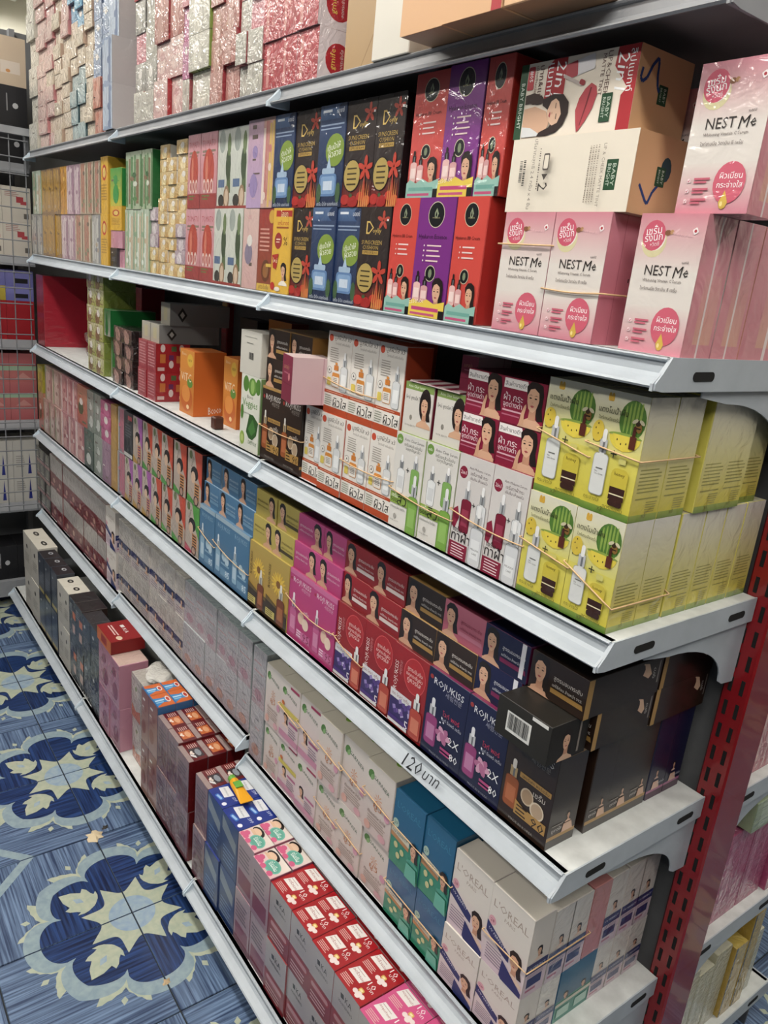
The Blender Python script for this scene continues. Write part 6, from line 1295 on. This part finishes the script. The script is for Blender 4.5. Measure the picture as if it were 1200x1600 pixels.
for r_ in range(4): put('swi', a, b, ZA + .112 * r_, ZA + .112 * (r_ + 1), .012 if r_ < 2 else .03, .17, SA, r_, label='silver blue pack with white lettered side, %s in its tower' % ('lowest', 'second up', 'third up', 'topmost')[r_])
# ---------------------------------------------------------------- end-wall shelves behind the wire grid
def endbox(key, y0, y1, z0, z1, x=EX - .025, dep=.15, label=None, row=0):
    K = KINDS[key]; W, H, Dp = K['dims']; o = newobj(K['name'], K['me']); o.scale = ((y1 - y0 - .001) / W, dep / Dp, (z1 - z0 - .0004) / H); o.location = (x, y0, z0 + .0002); o.rotation_euler[2] = math.pi / 2
    for nm, me in K['parts']: newobj(nm, me, o)
    PLACED.append(dict(o=o, key=key, desc=K['desc'], cat=K['cat'], shelf='behind the wire grid', row=row, x=y0, label=label))
kind('e_white', 'white box with red lettering', (.1, .13, .15), 'cfc6ba', lambda d: (d.rect(0, 0, 1, 1, 'cdc5b8', 'd2cabd'), d.rect(.5, .55, .75, .72, 'b8434a'), d.rect(.65, .5, .9, .6, 'b8434a'), d.lines(.1, .6, .88, 4, .05, 'b08a84'), d.rect(.75, .1, .92, .25, '6a6460')), name='stock_box')
kind('e_black', 'tall black box with white mark', (.1, .13, .15), '1f1f22', lambda d: (d.rect(0, 0, 1, 1, '1c1c1f', '242428'), d.ell(.6, .5, .1, .1, 'b8b8ba', 8), d.rect(.3, .35, .34, .8, '8a8a8c')), name='stock_box')
kind('e_red', 'plain red stock box', (.1, .13, .15), 'a81420', lambda d: d.rect(0, 0, 1, 1, 'a5131f', 'ac1a26'), name='stock_box')
kind('e_violet', 'violet and black stock box', (.1, .06, .15), '7a7ac0', lambda d: (d.rect(0, 0, 1, 1, '6f70b4', '8484c4'), d.rect(.3, .2, .8, .5, '26262a')), name='stock_box')
kind('e_yellow', 'yellow stock box', (.1, .06, .15), 'b8a41e', lambda d: d.rect(0, 0, 1, 1, 'b5a11c', 'bfae34'), name='stock_box')
kind('e_salmon', 'salmon stock box with mint lid', (.1, .07, .15), 'c4706c', lambda d: (d.rect(0, 0, 1, 1, 'c06a68', 'c87a76'), d.rect(0, .72, 1, 1, '9ab89a'), d.poly([(.2, .2), (.5, .6), (.8, .2)], 'd4948c')), name='stock_box')
kind('e_rose', 'plain rose stock box', (.1, .05, .15), 'bf6468', lambda d: d.rect(0, 0, 1, 1, 'bb6064', 'c46e70'), name='stock_box')
kind('e_plain', 'white stock box with blue wedge', (.1, .11, .15), 'c9c6be', lambda d: (d.rect(0, 0, 1, 1, 'c6c3bb', 'cdcac2'), d.poly([(.55, .1), (.62, .9), (.69, .1)], '2a3488'), d.lines(.1, .45, .8, 6, .08, 'a39f98')), name='stock_box')
kind('e_plain2', 'plain small white stock box', (.1, .05, .15), 'c9c6be', lambda d: d.rect(0, 0, 1, 1, 'c6c3bb', 'cdcac2'), name='stock_box')
kind('e_tan', 'pale tan carton on the top', (.1, .16, .15), 'c9b49a', lambda d: (d.rect(0, 0, 1, 1, 'c6b198', 'cdb8a0'), d.rect(.15, .25, .8, .5, 'd8cabc'), d.ell(.4, .3, .08, .06, 'c98a4a', 8)), name='stock_box')
YS = [-.26, -.16, -.06, .042]
for i in range(3):
    a, b = YS[i], YS[i + 1]
    z = ZA - .04
    endbox('e_black', a, b, z, z + .13, row=0); endbox('e_black', a, b, z + .13, z + .26, row=1); endbox('e_tan', a, b, z + .26, z + .42)
    z = ZB - .015
    endbox('e_white', a, b, z, z + .125, row=0); endbox('e_white', a, b, z + .125, z + .25, row=1)
    z = ZC
    endbox('e_red', a, b, z, z + .15); endbox('e_yellow' if i != 2 else 'e_violet', a, b, z + .15, z + .205); endbox('e_violet', a, b, z + .205, z + .265, row=1)
    z = ZD + .015
    endbox('e_rose', a, b, z, z + .045, row=0); endbox('e_salmon', a, b, z + .045, z + .11, row=0); endbox('e_rose', a, b, z + .11, z + .155, row=1); endbox('e_salmon', a, b, z + .155, z + .22, row=1); endbox('e_rose', a, b, z + .22, z + .27, row=2)
    z = ZE
    endbox('e_plain', a, b, z, z + .11, row=0); endbox('e_plain', a, b, z + .11, z + .22, row=1); endbox('e_plain2', a, b, z + .22, z + .265, row=0)
    endbox('e_black', a, b, .1203, .1203 + .15, row=5); 
# ---------------------------------------------------------------- far side of the shelving, seen past the red post
def farbox(key, y0, y1, z0, z1, x1=-.02, w=.12, label=None, row=0):
    K = KINDS[key]; W, H, Dp = K['dims']; o = newobj(K['name'], K['me']); o.scale = (w / W, (y1 - y0 - .001) / Dp, (z1 - z0 - .0004) / H); o.location = (x1 - w, y0, z0 + .0002)
    for nm, me in K['parts']: newobj(nm, me, o)
    PLACED.append(dict(o=o, key=key, desc=K['desc'], cat=K['cat'], shelf='beyond the red post', row=row, x=y0, label=label))
def side_pk(c, c2, c3): return lambda d: (d.rect(0, 0, 1, 1, c, c2), d.rect(.12, .1, .3, .9, c3), d.rect(.6, .05, .64, .95, c3))
kind('f_rose', 'rose pink film pack', (.12, .2, .08), dict(front='c47a80', side='c98086', top='cf9296'), None, side_pk('b8606e', 'cf8e90', 'd8a8a4'), M=FILM, name='film_pack', cat='pack')
kind('f_mag', 'deep magenta film pack', (.12, .2, .08), dict(front='a83a6a', side='b04a72', top='b85a80'), None, side_pk('a83464', 'b85a7e', 'c47a94'), M=FILM, name='film_pack', cat='pack')
kind('f_green', 'pale green film pack', (.12, .06, .08), dict(front='98a884', side='9aaa86', top='a8b694'), None, side_pk('8f9f7c', 'a8b694', 'b8c4a8'), M=FILM, name='film_pack', cat='pack')
kind('f_cream', 'cream film pack', (.12, .2, .06), dict(front='c4c0a0', side='c4c0a4', top='cfcbb4'), None, side_pk('b5b196', 'c9c6ac', 'd4d2be'), M=FILM, name='film_pack', cat='pack')
kind('f_gold', 'golden yellow film pack with dark edge', (.12, .2, .05), dict(front='b8962c', side='b89a34', top='c4a844'), None, lambda d: (d.rect(0, 0, 1, 1, 'b08e2c', 'c4a444'), d.rect(0, 0, .16, 1, '2a2016')), M=FILM, name='film_pack', cat='pack')
for i in range(4): farbox('f_rose', .445 + .08 * i, .523 + .08 * i, .765, 1.0, row=0); farbox('f_rose', .445 + .08 * i, .523 + .08 * i, 1.10, 1.33, row=1); farbox('f_rose', .445 + .08 * i, .523 + .08 * i, 1.43, 1.70, row=2)
for i in range(3): farbox('f_mag' if i else 'f_rose', .45 + .09 * i, .538 + .09 * i, .43, .63, row=5)
farbox('f_mag', .725, .75, .43, .65, x1=-.01, row=5)
farbox('f_green', .57, .76, .635, .70, x1=-.005)
for i in range(4): farbox('f_cream', .45 + .058 * i, .506 + .058 * i, .115, .29 + .02 * (i % 2), row=0)
farbox('f_gold', .685, .73, .115, .30, x1=-.012); farbox('f_gold', .735, .775, .115, .36, x1=-.012)
farbox('f_cream', .78, .82, .115, .28, row=0)
# handwritten price on the rail of the fourth shelf
P = Print(.10, .03); P.text('120', .3, .5, .42, '2a2c30', 4, .2); P.text('บาท', .75, .5, .36, '2a2c30', 4, .2)
v = [(-.335 + x, .0125 - (y - .0) * .0 - .0125 * (1 - y / .03) - .0012 - z, ZD - .029 + y * .85) for x, y, z in P.v]
po = newobj('price_writing', pymesh('price_writing', v, P.f, CARTON)); setcol(po.data, P.c)
for o in unit.children:
    if o.name.startswith('shelf') and abs(o.data.vertices[0].co.z - (ZD - .012)) < .02 and o.data.vertices[0].co.x > -.95 and o.data.vertices[0].co.y < .2: po.parent = o; break
finish_labels()
